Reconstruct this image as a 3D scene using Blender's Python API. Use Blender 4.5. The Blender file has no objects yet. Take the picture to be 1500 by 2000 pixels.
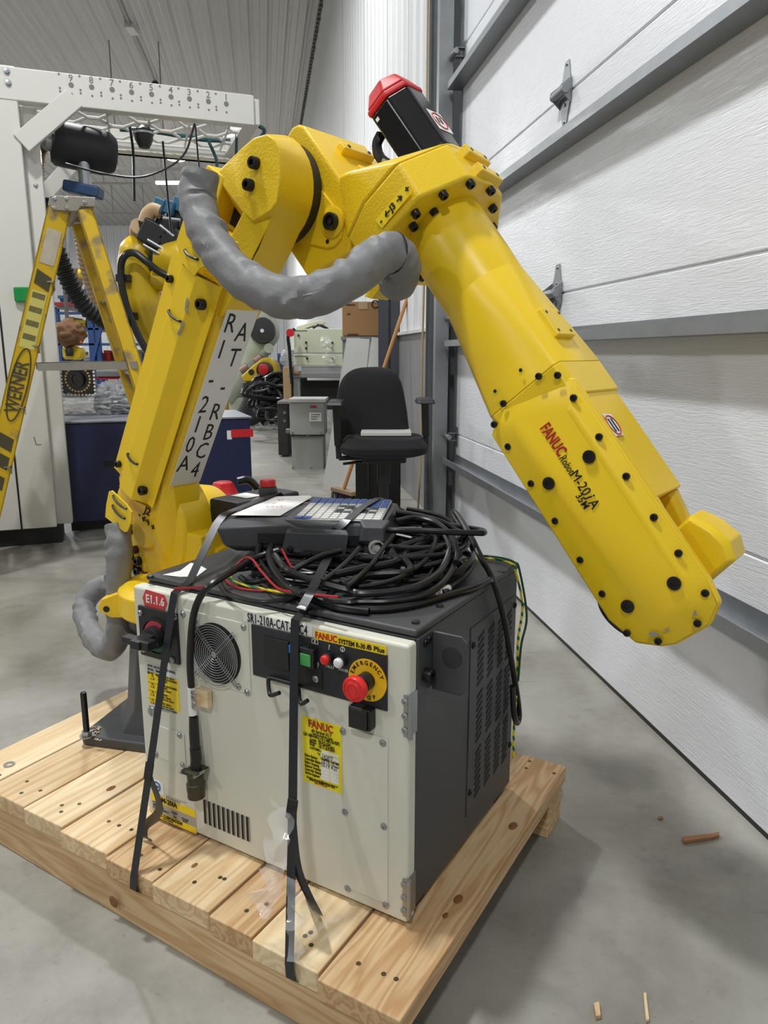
import bpy, bmesh, math, random
from mathutils import Vector as V, Matrix, noise
scene = bpy.context.scene
col = scene.collection
random.seed(7)
# ---------------------------------------------------------------- camera, light, exposure
CAMH = 1.05
FPX = 1460.0                     # focal length in pixels of the 1500 x 2000 frame
TILT = math.atan(307.0/FPX)
cam_data = bpy.data.cameras.new('camera')
cam_data.sensor_fit = 'VERTICAL'; cam_data.sensor_height = 36.0
cam_data.lens = 36.0*FPX/2000.0; cam_data.clip_start = 0.05; cam_data.clip_end = 200
cam = bpy.data.objects.new('camera', cam_data); col.objects.link(cam)
cam.location = (0, 0, CAMH); cam.rotation_euler = (math.pi/2-TILT, 0, 0)
scene.camera = cam
world = bpy.data.worlds.new('hall_light'); scene.world = world
world.use_nodes = True
world.node_tree.nodes['Background'].inputs[0].default_value = (0.93, 0.96, 1.0, 1)
world.node_tree.nodes['Background'].inputs[1].default_value = 0.07
vs = scene.view_settings
vs.view_transform = 'Standard'; vs.look = 'None'; vs.gamma = 1.0; vs.use_curve_mapping = False
vs.exposure = -0.16
# high bay lamps: (x, y, z, power); the fixtures are built further down around each one
LAMP_Z = 5.55
LAMPS = [(-1.35, 1.5, 190), (-0.7, -3.2, 165), (-2.1, 6.2, 170), (-4.88, 18.9, 520), (-6.6, -2.0, 150), (-6.9, 4.0, 150), (-7.6, 10.5, 320), (-9.5, 17.0, 520), (-13.0, 24.5, 520)]  # last pair added out of view to brighten the far wall and ceiling
for i, (x, y, p) in enumerate(LAMPS):
    d = bpy.data.lights.new('high_bay_light', 'AREA'); d.shape = 'DISK'; d.size = 0.42; d.energy = p
    d.color = (0.97, 0.985, 1.0)
    o = bpy.data.objects.new('high_bay_light', d); col.objects.link(o); o.location = (x, y, LAMP_Z-0.03)
# ---------------------------------------------------------------- geometry helpers
ct, st = math.cos(TILT), math.sin(TILT)
EYE = V((0, 0, CAMH))
def ray(u, v):
    dx = (u-750)/FPX; dv = (v-1000)/FPX
    return V((dx, ct-dv*st, -st-dv*ct))
def onp(u, v, P, n):             # point of a real plane (P, n) seen at a photo position
    r = ray(u, v); n = V(n)
    return EYE + r*(((V(P)-EYE).dot(n))/r.dot(n))
def onz(u, v, z): return onp(u, v, (0, 0, z), (0, 0, 1))
def aty(u, v, y): return onp(u, v, (0, y, 0), (0, 1, 0))
INV = {}
def frame(o, M): o.matrix_world = M; INV[o.name] = M.inverted(); return o
def inv_of(o):
    while o is not None:
        if o.name in INV: return INV[o.name]
        o = o.parent
    return Matrix.Identity(4)
def props(o, label=None, cat=None, group=None, kind=None):
    if label: o['label'] = label
    if cat: o['category'] = cat
    if group: o['group'] = group
    if kind: o['kind'] = kind
    return o
def thing(name, label, cat, loc=(0, 0, 0), rz=0.0, group=None, kind=None):
    o = bpy.data.objects.new(name, None); col.objects.link(o); o.empty_display_size = .05
    frame(o, Matrix.Translation(V(loc)) @ Matrix.Rotation(rz, 4, 'Z'))
    return props(o, label, cat, group, kind)
def basis(x, y, z, o=(0, 0, 0)):
    M = Matrix.Identity(4)
    for i, c in enumerate((x, y, z)):
        for j in range(3): M[j][i] = c[j]
    for j in range(3): M[j][3] = o[j]
    return M
def along(d, up=None):           # rotation whose z axis is d
    z = V(d).normalized(); up = V(up) if up is not None else (V((0, 0, 1)) if abs(z.z) < .95 else V((0, 1, 0)))
    x = up.cross(z).normalized(); y = z.cross(x)
    return x, y, z
def amat(p, d, up=None): x, y, z = along(d, up); return basis(x, y, z, p)
class MB:
    def __init__(s): s.v = []; s.f = []; s.mi = []
    def add(s, vs_, fs, mi=0):
        b = len(s.v); s.v += [V(p) for p in vs_]; s.f += [tuple(i+b for i in f) for f in fs]; s.mi += [mi]*len(fs); return s
    def box(s, x0, x1, y0, y1, z0, z1, M=None, mi=0):
        vs_ = [V((x, y, z)) for z in (z0, z1) for y in (y0, y1) for x in (x0, x1)]
        if M is not None: vs_ = [M @ p for p in vs_]
        return s.add(vs_, [(0, 2, 3, 1), (4, 5, 7, 6), (0, 1, 5, 4), (2, 6, 7, 3), (0, 4, 6, 2), (1, 3, 7, 5)], mi)
    def bar(s, a, b, w, h, up=(0, 0, 1), mi=0):   # box beam from a to b, w across, h along up
        a, b = V(a), V(b); x, y, z = along(b-a, up); M = basis(x, y, z, a)
        return s.box(-w/2, w/2, -h/2, h/2, 0, (b-a).length, M, mi)
    def prism(s, pts, ext, mi=0):                 # polygon of 3d points swept by a vector
        pts = [V(p) for p in pts]; e = V(ext); n = len(pts)
        nrm = V((0, 0, 0))
        for i in range(n):
            a, b = pts[i], pts[(i+1) % n]; nrm += a.cross(b)
        if nrm.dot(e) > 0: pts = pts[::-1]
        fs = [tuple(range(n)), tuple(range(2*n-1, n-1, -1))]
        fs += [(i, i+n, (i+1) % n+n, (i+1) % n) for i in range(n)]
        return s.add(pts+[p+e for p in pts], fs, mi)
    def quad(s, a, b, c, d, mi=0): return s.add([a, b, c, d], [(0, 1, 2, 3)], mi)
    def hull(s, pts, mi=0):
        bm = bmesh.new()
        for p in pts: bm.verts.new(V(p))
        r = bmesh.ops.convex_hull(bm, input=bm.verts)
        bmesh.ops.delete(bm, geom=[g for g in set(r['geom_interior']+r['geom_unused']) if isinstance(g, bmesh.types.BMVert)], context='VERTS')
        bmesh.ops.dissolve_limit(bm, angle_limit=math.radians(2), verts=bm.verts, edges=bm.edges)
        bmesh.ops.recalc_face_normals(bm, faces=bm.faces)
        bm.verts.index_update()
        s.add([v.co.copy() for v in bm.verts], [tuple(v.index for v in f.verts) for f in bm.faces], mi); bm.free(); return s
    def tube(s, path, r, seg=8, caps=True, mi=0, squash=None):
        P = [V(p) for p in path]; n = len(P); R = r if isinstance(r, (list, tuple)) else [r]*n
        b = len(s.v); t0 = (P[1]-P[0]).normalized(); x, y, _ = along(t0); T = t0
        for i in range(n):
            t = (P[min(i+1, n-1)]-P[max(i-1, 0)]).normalized()
            q = T.rotation_difference(t); x = q @ x; x = (x-t*x.dot(t)).normalized(); y = t.cross(x); T = t
            for k in range(seg):
                a = 2*math.pi*k/seg; rr = R[i]
                if squash: rr *= squash(i, a)
                s.v.append(P[i]+(x*math.cos(a)+y*math.sin(a))*rr)
        for i in range(n-1):
            for k in range(seg):
                s.f.append((b+i*seg+k, b+i*seg+(k+1) % seg, b+(i+1)*seg+(k+1) % seg, b+(i+1)*seg+k)); s.mi.append(mi)
        if caps:
            s.f.append(tuple(b+k for k in range(seg))[::-1]); s.f.append(tuple(b+(n-1)*seg+k for k in range(seg))); s.mi += [mi, mi]
        return s
    def lathe(s, prof, M=None, seg=24, mi=0, closed=True):      # (radius, height) profile about local z of M
        M = M or Matrix.Identity(4); b = len(s.v); n = len(prof)
        for (r, h) in prof:
            for k in range(seg):
                a = 2*math.pi*k/seg; s.v.append(M @ V((r*math.cos(a), r*math.sin(a), h)))
        for i in range(n-1):
            for k in range(seg):
                s.f.append((b+i*seg+k, b+i*seg+(k+1) % seg, b+(i+1)*seg+(k+1) % seg, b+(i+1)*seg+k)); s.mi.append(mi)
        if closed:
            s.f.append(tuple(b+k for k in range(seg))[::-1]); s.f.append(tuple(b+(n-1)*seg+k for k in range(seg))); s.mi += [mi, mi]
        return s
    def cyl(s, p, d, r, h, seg=20, mi=0): return s.lathe([(r, 0), (r, h)], amat(p, d), seg, mi)
    def ring(s, c, d, R, r, seg=32, sub=6, up=None):
        M = amat(c, d, up); p = [M @ V((R*math.cos(2*math.pi*k/seg), R*math.sin(2*math.pi*k/seg), 0)) for k in range(seg+1)]
        return s.tube(p, r, sub, caps=False)
    def mesh(s, name, W=None):
        me = bpy.data.meshes.new(name)
        me.from_pydata([tuple(W @ p) if W is not None else tuple(p) for p in s.v], [], s.f); return me
    def build(s, name, mats, parent=None, world=True, bv=0, seg=2, smooth=True, ang=35, label=None, cat=None, group=None, kind=None, doubles=False):
        W = inv_of(parent) if (world and parent is not None) else None
        me = s.mesh(name, W)
        if not isinstance(mats, (list, tuple)): mats = [mats]
        for m in mats: me.materials.append(m)
        me.polygons.foreach_set('material_index', s.mi)
        if doubles:
            bm = bmesh.new(); bm.from_mesh(me); bmesh.ops.remove_doubles(bm, verts=bm.verts, dist=1e-5); bm.to_mesh(me); bm.free()
        if smooth:
            me.polygons.foreach_set('use_smooth', [True]*len(me.polygons)); me.set_sharp_from_angle(angle=math.radians(ang))
        me.update()
        o = bpy.data.objects.new(name, me); col.objects.link(o)
        if parent is not None: o.parent = parent
        if bv:
            b = o.modifiers.new('bevel', 'BEVEL'); b.width = bv; b.segments = seg; b.limit_method = 'ANGLE'; b.angle_limit = math.radians(30); b.harden_normals = True
        return props(o, label, cat, group, kind)
def inst(me, name, parent, M, world=True, **k):    # one more object on shared mesh data
    o = bpy.data.objects.new(name, me); col.objects.link(o)
    if parent is not None: o.parent = parent
    W = inv_of(parent) if (world and parent is not None) else Matrix.Identity(4)
    o.matrix_basis = W @ M
    return props(o, **k)
def smoothpath(pts, n=8):                           # Catmull-Rom
    P = [V(p) for p in pts]; P = [P[0]*2-P[1]]+P+[P[-1]*2-P[-2]]; out = []
    for i in range(1, len(P)-2):
        a, b, c, d = P[i-1], P[i], P[i+1], P[i+2]
        for k in range(n):
            t = k/n; out.append(.5*((2*b)+(c-a)*t+(2*a-5*b+4*c-d)*t*t+(3*b-a-3*c+d)*t*t*t))
    out.append(P[-2]); return out
def strip(path, w, t, nrm):                         # flat band along a path: w across, t thick
    m = MB(); P = [V(p) for p in path]; n = len(P); b = []
    for i in range(n):
        tg = (P[min(i+1, n-1)]-P[max(i-1, 0)]).normalized(); N = V(nrm[i] if isinstance(nrm, list) else nrm); S = tg.cross(N).normalized(); N = S.cross(tg).normalized()
        b += [P[i]+S*w/2+N*t/2, P[i]-S*w/2+N*t/2, P[i]-S*w/2-N*t/2, P[i]+S*w/2-N*t/2]
    f = [(0, 1, 2, 3), tuple(4*(n-1)+k for k in (3, 2, 1, 0))]
    for i in range(n-1):
        for k in range(4): f.append((4*i+k, 4*i+4+k, 4*i+4+(k+1) % 4, 4*i+(k+1) % 4))
    m.add(b, f); return m
def text(s, size, mat, parent, o, x, y, name='lettering', bold=0.0, shear=0.0, align='LEFT', sx=1.0, depth=.0004, world=True, label=None, spacing=1.0, w=None):
    cu = bpy.data.curves.new(name, 'FONT'); cu.body = s; cu.size = size; cu.offset = bold*size; cu.shear = shear; cu.align_x = align
    cu.extrude = depth; cu.resolution_u = 2; cu.space_character = spacing
    t = bpy.data.objects.new(name, cu)
    me = bpy.data.meshes.new_from_object(t); bpy.data.objects.remove(t); bpy.data.curves.remove(cu)
    me.materials.clear(); me.materials.append(mat)
    if w is not None and len(me.vertices):
        xs = [v.co.x for v in me.vertices]; sx = w/(max(xs)-min(xs)); me.transform(Matrix.Translation((-min(xs), 0, 0)))
    x, y = V(x).normalized(), V(y).normalized(); z = x.cross(y).normalized()
    M = basis(x*sx, y, z, V(o)+z*depth)
    W = inv_of(parent) if (world and parent is not None) else Matrix.Identity(4)
    me.transform(W @ M); me.name = name
    ob = bpy.data.objects.new(name, me); col.objects.link(ob)
    if parent is not None: ob.parent = parent
    return props(ob, label)
# ---------------------------------------------------------------- materials
def lin(c): return tuple((x/255/12.92 if x/255 <= .04045 else ((x/255+.055)/1.055)**2.4) for x in c[:3])
def pm(name, rgb, rough=.5, metal=0., var=.06, vs_=6., bump=0., bs=60., spec=.5, coat=0., alpha=1., trans=0., spots=None, stretch=(1, 1, 1), bdist=.002):
    m = bpy.data.materials.new(name); m.use_nodes = True; nt = m.node_tree; N = nt.nodes; L = nt.links; bs_ = N['Principled BSDF']
    c = lin(rgb); bs_.inputs['Roughness'].default_value = rough; bs_.inputs['Metallic'].default_value = metal
    bs_.inputs['Specular IOR Level'].default_value = spec; bs_.inputs['Coat Weight'].default_value = coat
    bs_.inputs['Alpha'].default_value = alpha; bs_.inputs['Transmission Weight'].default_value = trans
    tc = N.new('ShaderNodeTexCoord'); mp = N.new('ShaderNodeMapping'); mp.inputs['Scale'].default_value = stretch
    L.new(tc.outputs['Object'], mp.inputs['Vector'])
    nz = N.new('ShaderNodeTexNoise'); nz.inputs['Scale'].default_value = vs_; nz.inputs['Detail'].default_value = 5; L.new(mp.outputs[0], nz.inputs['Vector'])
    mx = N.new('ShaderNodeMix'); mx.data_type = 'RGBA'
    mx.inputs['A'].default_value = tuple(max(0, x*(1-var)) for x in c)+(1,); mx.inputs['B'].default_value = tuple(min(1, x*(1+var)) for x in c)+(1,)
    L.new(nz.outputs['Fac'], mx.inputs['Factor']); out = mx.outputs['Result']
    if spots:                                        # (rgb, scale, threshold): stains, chips and wear with their own shape
        n2 = N.new('ShaderNodeTexNoise'); n2.inputs['Scale'].default_value = spots[1]; n2.inputs['Detail'].default_value = 8; L.new(mp.outputs[0], n2.inputs['Vector'])
        rp = N.new('ShaderNodeValToRGB'); rp.color_ramp.elements[0].position = spots[2]; rp.color_ramp.elements[1].position = min(1, spots[2]+(spots[3] if len(spots) > 3 else .06))
        L.new(n2.outputs['Fac'], rp.inputs[0]); m2 = N.new('ShaderNodeMix'); m2.data_type = 'RGBA'; L.new(rp.outputs[0], m2.inputs['Factor'])
        L.new(out, m2.inputs['A']); m2.inputs['B'].default_value = lin(spots[0])+(1,); out = m2.outputs['Result']
    L.new(out, bs_.inputs['Base Color'])
    if bump:
        n3 = N.new('ShaderNodeTexNoise'); n3.inputs['Scale'].default_value = bs; n3.inputs['Detail'].default_value = 3; L.new(mp.outputs[0], n3.inputs['Vector'])
        b = N.new('ShaderNodeBump'); b.inputs['Strength'].default_value = bump; b.inputs['Distance'].default_value = bdist; L.new(n3.outputs['Fac'], b.inputs['Height']); L.new(b.outputs[0], bs_.inputs['Normal'])
    return m
def glow(name, rgb, e):
    m = pm(name, rgb); b = m.node_tree.nodes['Principled BSDF']; b.inputs['Emission Color'].default_value = lin(rgb)+(1,); b.inputs['Emission Strength'].default_value = e; return m
def woodmat(name, a, b, scale=1.0, axis=1):
    m = pm(name, a, .62, bump=.15, bs=90); nt = m.node_tree; N = nt.nodes; L = nt.links; bs_ = N['Principled BSDF']
    tc = N.new('ShaderNodeTexCoord'); oi = N.new('ShaderNodeObjectInfo'); ad = N.new('ShaderNodeVectorMath'); ad.operation = 'ADD'
    sc = N.new('ShaderNodeVectorMath'); sc.operation = 'SCALE'; sc.inputs['Scale'].default_value = 37.0
    cb = N.new('ShaderNodeCombineXYZ'); L.new(oi.outputs['Random'], cb.inputs[0]); L.new(oi.outputs['Random'], cb.inputs[1]); L.new(cb.outputs[0], sc.inputs[0])
    L.new(tc.outputs['Object'], ad.inputs[0]); L.new(sc.outputs[0], ad.inputs[1])
    s = [9*scale]*3; s[axis] = .7*scale; mp = N.new('ShaderNodeMapping'); mp.inputs['Scale'].default_value = s; L.new(ad.outputs[0], mp.inputs['Vector'])
    nz = N.new('ShaderNodeTexNoise'); nz.inputs['Scale'].default_value = 1.6; nz.inputs['Detail'].default_value = 3; L.new(mp.outputs[0], nz.inputs['Vector'])
    wv = N.new('ShaderNodeMath'); wv.operation = 'MULTIPLY'; wv.inputs[1].default_value = 9.0; L.new(nz.outputs['Fac'], wv.inputs[0])
    fr = N.new('ShaderNodeMath'); fr.operation = 'PINGPONG'; fr.inputs[1].default_value = .5; L.new(wv.outputs[0], fr.inputs[0])
    rp = N.new('ShaderNodeValToRGB'); e = rp.color_ramp.elements; e[0].position = .0; e[0].color = lin(b)+(1,); e[1].position = .45; e[1].color = lin(a)+(1,); L.new(fr.outputs[0], rp.inputs[0])
    s2 = [2.2]*3; s2[axis] = .6; mp2 = N.new('ShaderNodeMapping'); mp2.inputs['Scale'].default_value = s2; L.new(ad.outputs[0], mp2.inputs['Vector'])
    n2 = N.new('ShaderNodeTexNoise'); n2.inputs['Scale'].default_value = 3; n2.inputs['Detail'].default_value = 6; L.new(mp2.outputs[0], n2.inputs['Vector'])
    r2 = N.new('ShaderNodeValToRGB'); r2.color_ramp.elements[0].position = .42; r2.color_ramp.elements[0].color = (.74, .69, .63, 1); r2.color_ramp.elements[1].position = .62; r2.color_ramp.elements[1].color = (1, 1, 1, 1); L.new(n2.outputs['Fac'], r2.inputs[0])
    ml = N.new('ShaderNodeMix'); ml.data_type = 'RGBA'; ml.blend_type = 'MULTIPLY'; ml.inputs['Factor'].default_value = .75; L.new(rp.outputs[0], ml.inputs['A']); L.new(r2.outputs[0], ml.inputs['B'])
    L.new(ml.outputs['Result'], bs_.inputs['Base Color']); return m
YEL = pm('yellow_paint', (236, 198, 32), .34, var=.05, bump=.55, bs=210, bdist=.0016, spec=.5)
YELS = pm('yellow_smooth_paint', (238, 201, 34), .34, var=.04, spec=.45, bump=.12, bs=420, bdist=.0006, spots=((178, 150, 70), 26, .74, .03))
BLK = pm('black_plastic', (26, 26, 28), .42, var=.15)
BLKM = pm('black_oxide_steel', (34, 30, 30), .35, metal=.35, var=.2)
RUST = pm('rusty_bolt', (74, 36, 24), .6, metal=.3, var=.3, vs_=80)
RED = pm('red_plastic', (196, 26, 34), .42, var=.1)
DGREY = pm('dark_grey_paint', (66, 67, 69), .45, var=.08, vs_=14, bump=.05, bs=300, spots=((92, 86, 76), 9, .72, .1))
CREAM = pm('cream_white_paint', (214, 214, 199), .4, var=.02, vs_=2.5, bump=.04, bs=400, spots=((196, 188, 164), 5, .74, .12))
STEEL = pm('zinc_steel', (165, 168, 170), .32, metal=.9, var=.12, vs_=20)
GALV = pm('galvanised_steel', (148, 152, 155), .42, metal=.75, var=.16, vs_=16)
PAPER = pm('white_paper', (236, 236, 233), .7, var=.03)
WHITE = pm('white_sticker', (232, 232, 230), .45, var=.03)
INK = pm('black_ink', (22, 22, 24), .6)
REDINK = pm('red_ink', (186, 28, 36), .6)
STICKY = pm('yellow_sticker', (246, 214, 24), .45, var=.03)
GREYCLOTH = pm('grey_woven_sleeve', (124, 124, 125), .55, var=.12, vs_=18, bump=.28, bs=30, bdist=.010, spec=.4)
RUBBER = pm('black_cable_jacket', (20, 20, 22), .32, var=.2, spec=.5)
CONC = None
# ---------------------------------------------------------------- the hall
W0 = V((.8455, 1.461, 0)); G = V((-.157, .9876, 0)).normalized(); GN = V((-G.y, G.x, 0))   # door wall: along G, GN into the hall
if GN.x > 0: GN = -GN
def wl(s, off, z): return W0+G*s+GN*off+V((0, 0, z))
def onwall(u, v, off=0.):
    return onp(u, v, W0+GN*off, GN)
def wsz(u, v, off=0.):
    q = onwall(u, v, off)-W0; return q.dot(G), q.z
# floor
def floor_mat():
    m = pm('polished_concrete', (162, 160, 152), .42, var=.05, vs_=1.2, bump=.08, bs=30, spec=.4, stretch=(1, 1, 1)); nt = m.node_tree; N = nt.nodes; L = nt.links; b = N['Principled BSDF']
    src = b.inputs['Base Color'].links[0].from_socket; tc = N.new('ShaderNodeTexCoord')
    for (sc, lo, hi, tint, det) in ((.9, .40, .64, (.64, .63, .60), 9), (3.5, .45, .68, (.72, .71, .69), 10), (9, .58, .72, (.80, .79, .80), 10), (70, .60, .74, (.78, .77, .76), 4), (.35, .4, .65, (1.14, 1.13, 1.12), 6)):
        nz = N.new('ShaderNodeTexNoise'); nz.inputs['Scale'].default_value = sc; nz.inputs['Detail'].default_value = det; nz.inputs['Roughness'].default_value = .65; L.new(tc.outputs['Object'], nz.inputs['Vector'])
        rp = N.new('ShaderNodeValToRGB'); rp.color_ramp.elements[0].position = lo; rp.color_ramp.elements[1].position = hi; rp.color_ramp.elements[0].color = (1, 1, 1, 1); rp.color_ramp.elements[1].color = tint+(1,); L.new(nz.outputs['Fac'], rp.inputs[0])
        mx = N.new('ShaderNodeMix'); mx.data_type = 'RGBA'; mx.blend_type = 'MULTIPLY'; mx.inputs['Factor'].default_value = 1; L.new(src, mx.inputs['A']); L.new(rp.outputs[0], mx.inputs['B']); src = mx.outputs['Result']
    # scuff lines
    mp = N.new('ShaderNodeMapping'); mp.inputs['Rotation'].default_value = (0, 0, .5); mp.inputs['Scale'].default_value = (1.2, 26, 1); L.new(tc.outputs['Object'], mp.inputs['Vector'])
    nz = N.new('ShaderNodeTexNoise'); nz.inputs['Scale'].default_value = 1.4; nz.inputs['Detail'].default_value = 4; L.new(mp.outputs[0], nz.inputs['Vector'])
    rp = N.new('ShaderNodeValToRGB'); rp.color_ramp.elements[0].position = .68; rp.color_ramp.elements[1].position = .76; rp.color_ramp.elements[0].color = (1, 1, 1, 1); rp.color_ramp.elements[1].color = (.7, .7, .69, 1); L.new(nz.outputs['Fac'], rp.inputs[0])
    mx = N.new('ShaderNodeMix'); mx.data_type = 'RGBA'; mx.blend_type = 'MULTIPLY'; mx.inputs['Factor'].default_value = 1; L.new(src, mx.inputs['A']); L.new(rp.outputs[0], mx.inputs['B']); src = mx.outputs['Result']
    L.new(src, b.inputs['Base Color'])
    n4 = N.new('ShaderNodeTexNoise'); n4.inputs['Scale'].default_value = 2.3; n4.inputs['Detail'].default_value = 6; L.new(tc.outputs['Object'], n4.inputs['Vector'])
    mr = N.new('ShaderNodeMapRange'); mr.inputs['To Min'].default_value = .28; mr.inputs['To Max'].default_value = .55; L.new(n4.outputs['Fac'], mr.inputs[0]); L.new(mr.outputs[0], b.inputs['Roughness'])
    return m
CONC = floor_mat()
MB().box(-14, 6, -8, 34, -.2, 0).build('floor', CONC, smooth=False, kind='structure')
# corrugated sheet: ribs across u, running along v
def corrug(name, mat, o, ud, vd, nd, ulen, vlen, pitch, h, minor=True, kind='structure'):
    prof = []; u = 0.
    while u < ulen:
        for (a, b) in ((0, 0), (.08, 1), (.2, 1), (.28, 0), (.46, 0), (.5, .28), (.58, .28), (.62, 0), (.8, 0), (.84, .28), (.92, .28), (.96, 0)):
            if u+a*pitch <= ulen: prof.append((u+a*pitch, b*h))
        u += pitch
    m = MB(); o = V(o); vv = []
    for (a, b) in prof:
        p = o+V(ud)*a+V(nd)*b; vv += [p, p+V(vd)*vlen]
    m.add(vv, [(2*i, 2*i+1, 2*i+3, 2*i+2) for i in range(len(prof)-1)])
    ob = m.build(name, mat, smooth=False, kind=kind); return ob
SHEET = pm('white_sheet_steel', (222, 223, 224), .3, var=.03, vs_=1.5, spec=.5)
SHEETC = pm('grey_white_ceiling_steel', (170, 168, 164), .34, var=.04, vs_=1.0, spec=.5)
CZ = 6.26
# ceiling ribs run along the door wall direction
cl = corrug('ceiling', SHEETC, wl(-9, -.1, CZ), GN, G, (0, 0, -1), 17, 43, .30, .03)
DOORW = pm('embossed_white_door_steel', (226, 228, 232), .33, var=.02, vs_=3, bump=.42, bs=26, bdist=.004, stretch=(.5, .5, 6.0), spec=.5)
def door_tune():
    nt = DOORW.node_tree
    for n in nt.nodes:
        if n.type == 'TEX_NOISE' and n.inputs['Scale'].default_value == 26: n.inputs['Distortion'].default_value = 1.6; n.inputs['Detail'].default_value = 5
door_tune()
door = thing('door_1', None, None, wl(0, 0, 0), math.atan2(G.y, G.x), kind='structure')
S0, S1 = -2.2, 2.79
seams = [0.012, .612, 1.266, 1.931, 2.59, 3.25, 3.91]
for a, b in zip(seams[:-1], seams[1:]):
    m = MB().box(S0, S1, -.045, 0, a+.003, b-.003)
    # tongue at the joint
    m.box(S0, S1, -.045, -.006, b-.004, b+.004)
    m.build('panel', DOORW, door, world=False, bv=.004, ang=30)
MB().box(S0, S1, -.04, -.004, 0, .016).build('bottom_seal', BLK, door, world=False)
for z in (.47, 1.115, 1.765, 2.41, 3.1):
    m = MB(); prof = [(.001, .03), (.001, -.02), (.078, -.02), (.078, .012), (.07, .012), (.07, .010), (.076, .010), (.076, -.018), (.003, -.018), (.003, .03)]
    m.prism([V((S0, a, z+b)) for a, b in prof], (S1-S0+.03, 0, 0)); m.build('strut', GALV, door, world=False, smooth=False)
# hinges: two leaves, knuckle and screws
def hinge(s, z, k=1.0):
    m = MB(); t = .0035
    def leaf(zz, sg):
        m.prism([V((s-.014*k, .001, zz+sg*.085*k)), V((s+.014*k, .001, zz+sg*.085*k)), V((s+.024*k, .001, zz+sg*.05*k)), V((s+.042*k, .001, zz+sg*.012*k)), V((s+.042*k, .001, zz)), V((s-.042*k, .001, zz)), V((s-.042*k, .001, zz+sg*.012*k)), V((s-.024*k, .001, zz+sg*.05*k))], (0, t, 0))
    leaf(z, 1); leaf(z, -1)
    for q in (-.040, .036):
        m.prism([V((s+q*k, .002, z-.035*k)), V((s+q*k, .034*k, z-.006)), V((s+q*k, .034*k, z+.012)), V((s+q*k, .002, z+.035*k))], (.004, 0, 0))
    m.cyl((s-.046*k, .022*k, z), (1, 0, 0), .012*k, .09*k, 14)
    h = m.build('hinge', GALV, door, world=False, bv=.0012, seg=1)
    for zz in (.075, .03, -.03, -.075):
        MB().cyl((s, .003, z+zz*k), (0, 1, 0), .006, .006, 6).build('screw', STEEL, h, world=False)
for s in (1.375,):
    for z in (.612, 1.266, 1.931, 2.59): hinge(s, z, 1.22)
# vertical track, rollers, angle and rope at the jamb
tr = MB(); tr.box(2.845, 2.85, .04, .115, .02, 4.2); tr.box(2.85, 2.9, .110, .115, .02, 4.2); tr.box(2.85, 2.9, .04, .045, .02, 4.2); tr.box(2.895, 2.90, .085, .115, .02, 4.2)
tr.build('track', GALV, door, world=False)
m = MB(); m.box(3.03, 3.036, 0, .13, 0, 5.2); m.box(3.03, 3.11, 0, .006, 0, 5.2); m.build('jamb_angle', GALV, door, world=False)
m = MB(); m.box(2.79, 2.845, -.01, .004, 0, 5.2); m.build('jamb_strip', GALV, door, world=False)
for z in (.60, 1.245, 1.93, 2.55, 3.2):
    m = MB(); m.box(2.745, 2.80, .0, .004, z-.055, z+.055); m.box(2.755, 2.79, .004, .05, z-.022, z-.018); m.box(2.755, 2.79, .004, .05, z+.018, z+.022); m.cyl((2.74, .052, z), (1, 0, 0), .014, .1, 12)
    b = m.build('roller_bracket', GALV, door, world=False, bv=.001, seg=1)
    MB().lathe([(.004, -.004), (.03, -.012), (.034, -.004), (.034, .004), (.03, .012), (.004, .004)], amat((2.865, .078, z), (1, 0, 0)), 16).build('roller', BLK, b, world=False)
for z in (.35, .9, 1.05, 1.5, 1.75, 2.2, 2.8):
    MB().box(2.9, 3.03, .03, .036, z-.02, z+.02).build('track_bracket', GALV, door, world=False)
ROPE = pm('tan_rope', (176, 150, 112), .8, var=.2, vs_=120, bump=.5, bs=300)
rp_ = [wl(2.98, .15, 4.9), wl(2.98, .15, 2.0), wl(2.985, .16, 1.0), wl(2.95, .17, .45), wl(2.90, .2, .04)]
MB().tube(smoothpath(rp_, 8), .006, 7).build('pull_rope', ROPE, label='thin tan pull rope hanging beside the overhead door track', cat='rope')
# wall beyond the door: white ribbed sheet above a grey wainscot
corrug('wall_right', SHEET, wl(3.08, -.02, 1.22), G, (0, 0, 1), GN, 30, CZ-1.22, .23, .022)
MB().box(3.08, 33, -.08, -.03, 1.2, CZ+.1).prism([wl(0, 0, 0)]*3, (0, 0, 1)) if False else None
WAIN = pm('grey_wainscot_steel', (138, 139, 140), .42, var=.08, vs_=1.5, metal=.2, spots=((112, 112, 112), 4, .62, .1))
wr = thing('wall_right_lower', None, None, wl(0, 0, 0), math.atan2(G.y, G.x), kind='structure')
MB().box(3.08, 33, -.06, -.012, 0, 1.21).build('wainscot_sheet', WAIN, wr, world=False)
MB().box(3.08, 33, -.02, .012, 1.2, 1.222).build('drip_trim', SHEET, wr, world=False)
MB().box(S0, 3.08, -.06, -.005, 3.91, 6.3).build('header_panel', SHEET, wr, world=False)
MB().box(3.08, 33, -.02, .02, 4.55, 4.57).build('sheet_lap', SHEET, wr, world=False) if False else None
for s in (3.55, 4.3, 5.2, 6.6, 8.6):
    MB().box(s, s+.006, -.02, .006, 1.22, CZ).build('sheet_lap', SHEET, wr, world=False)
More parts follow.
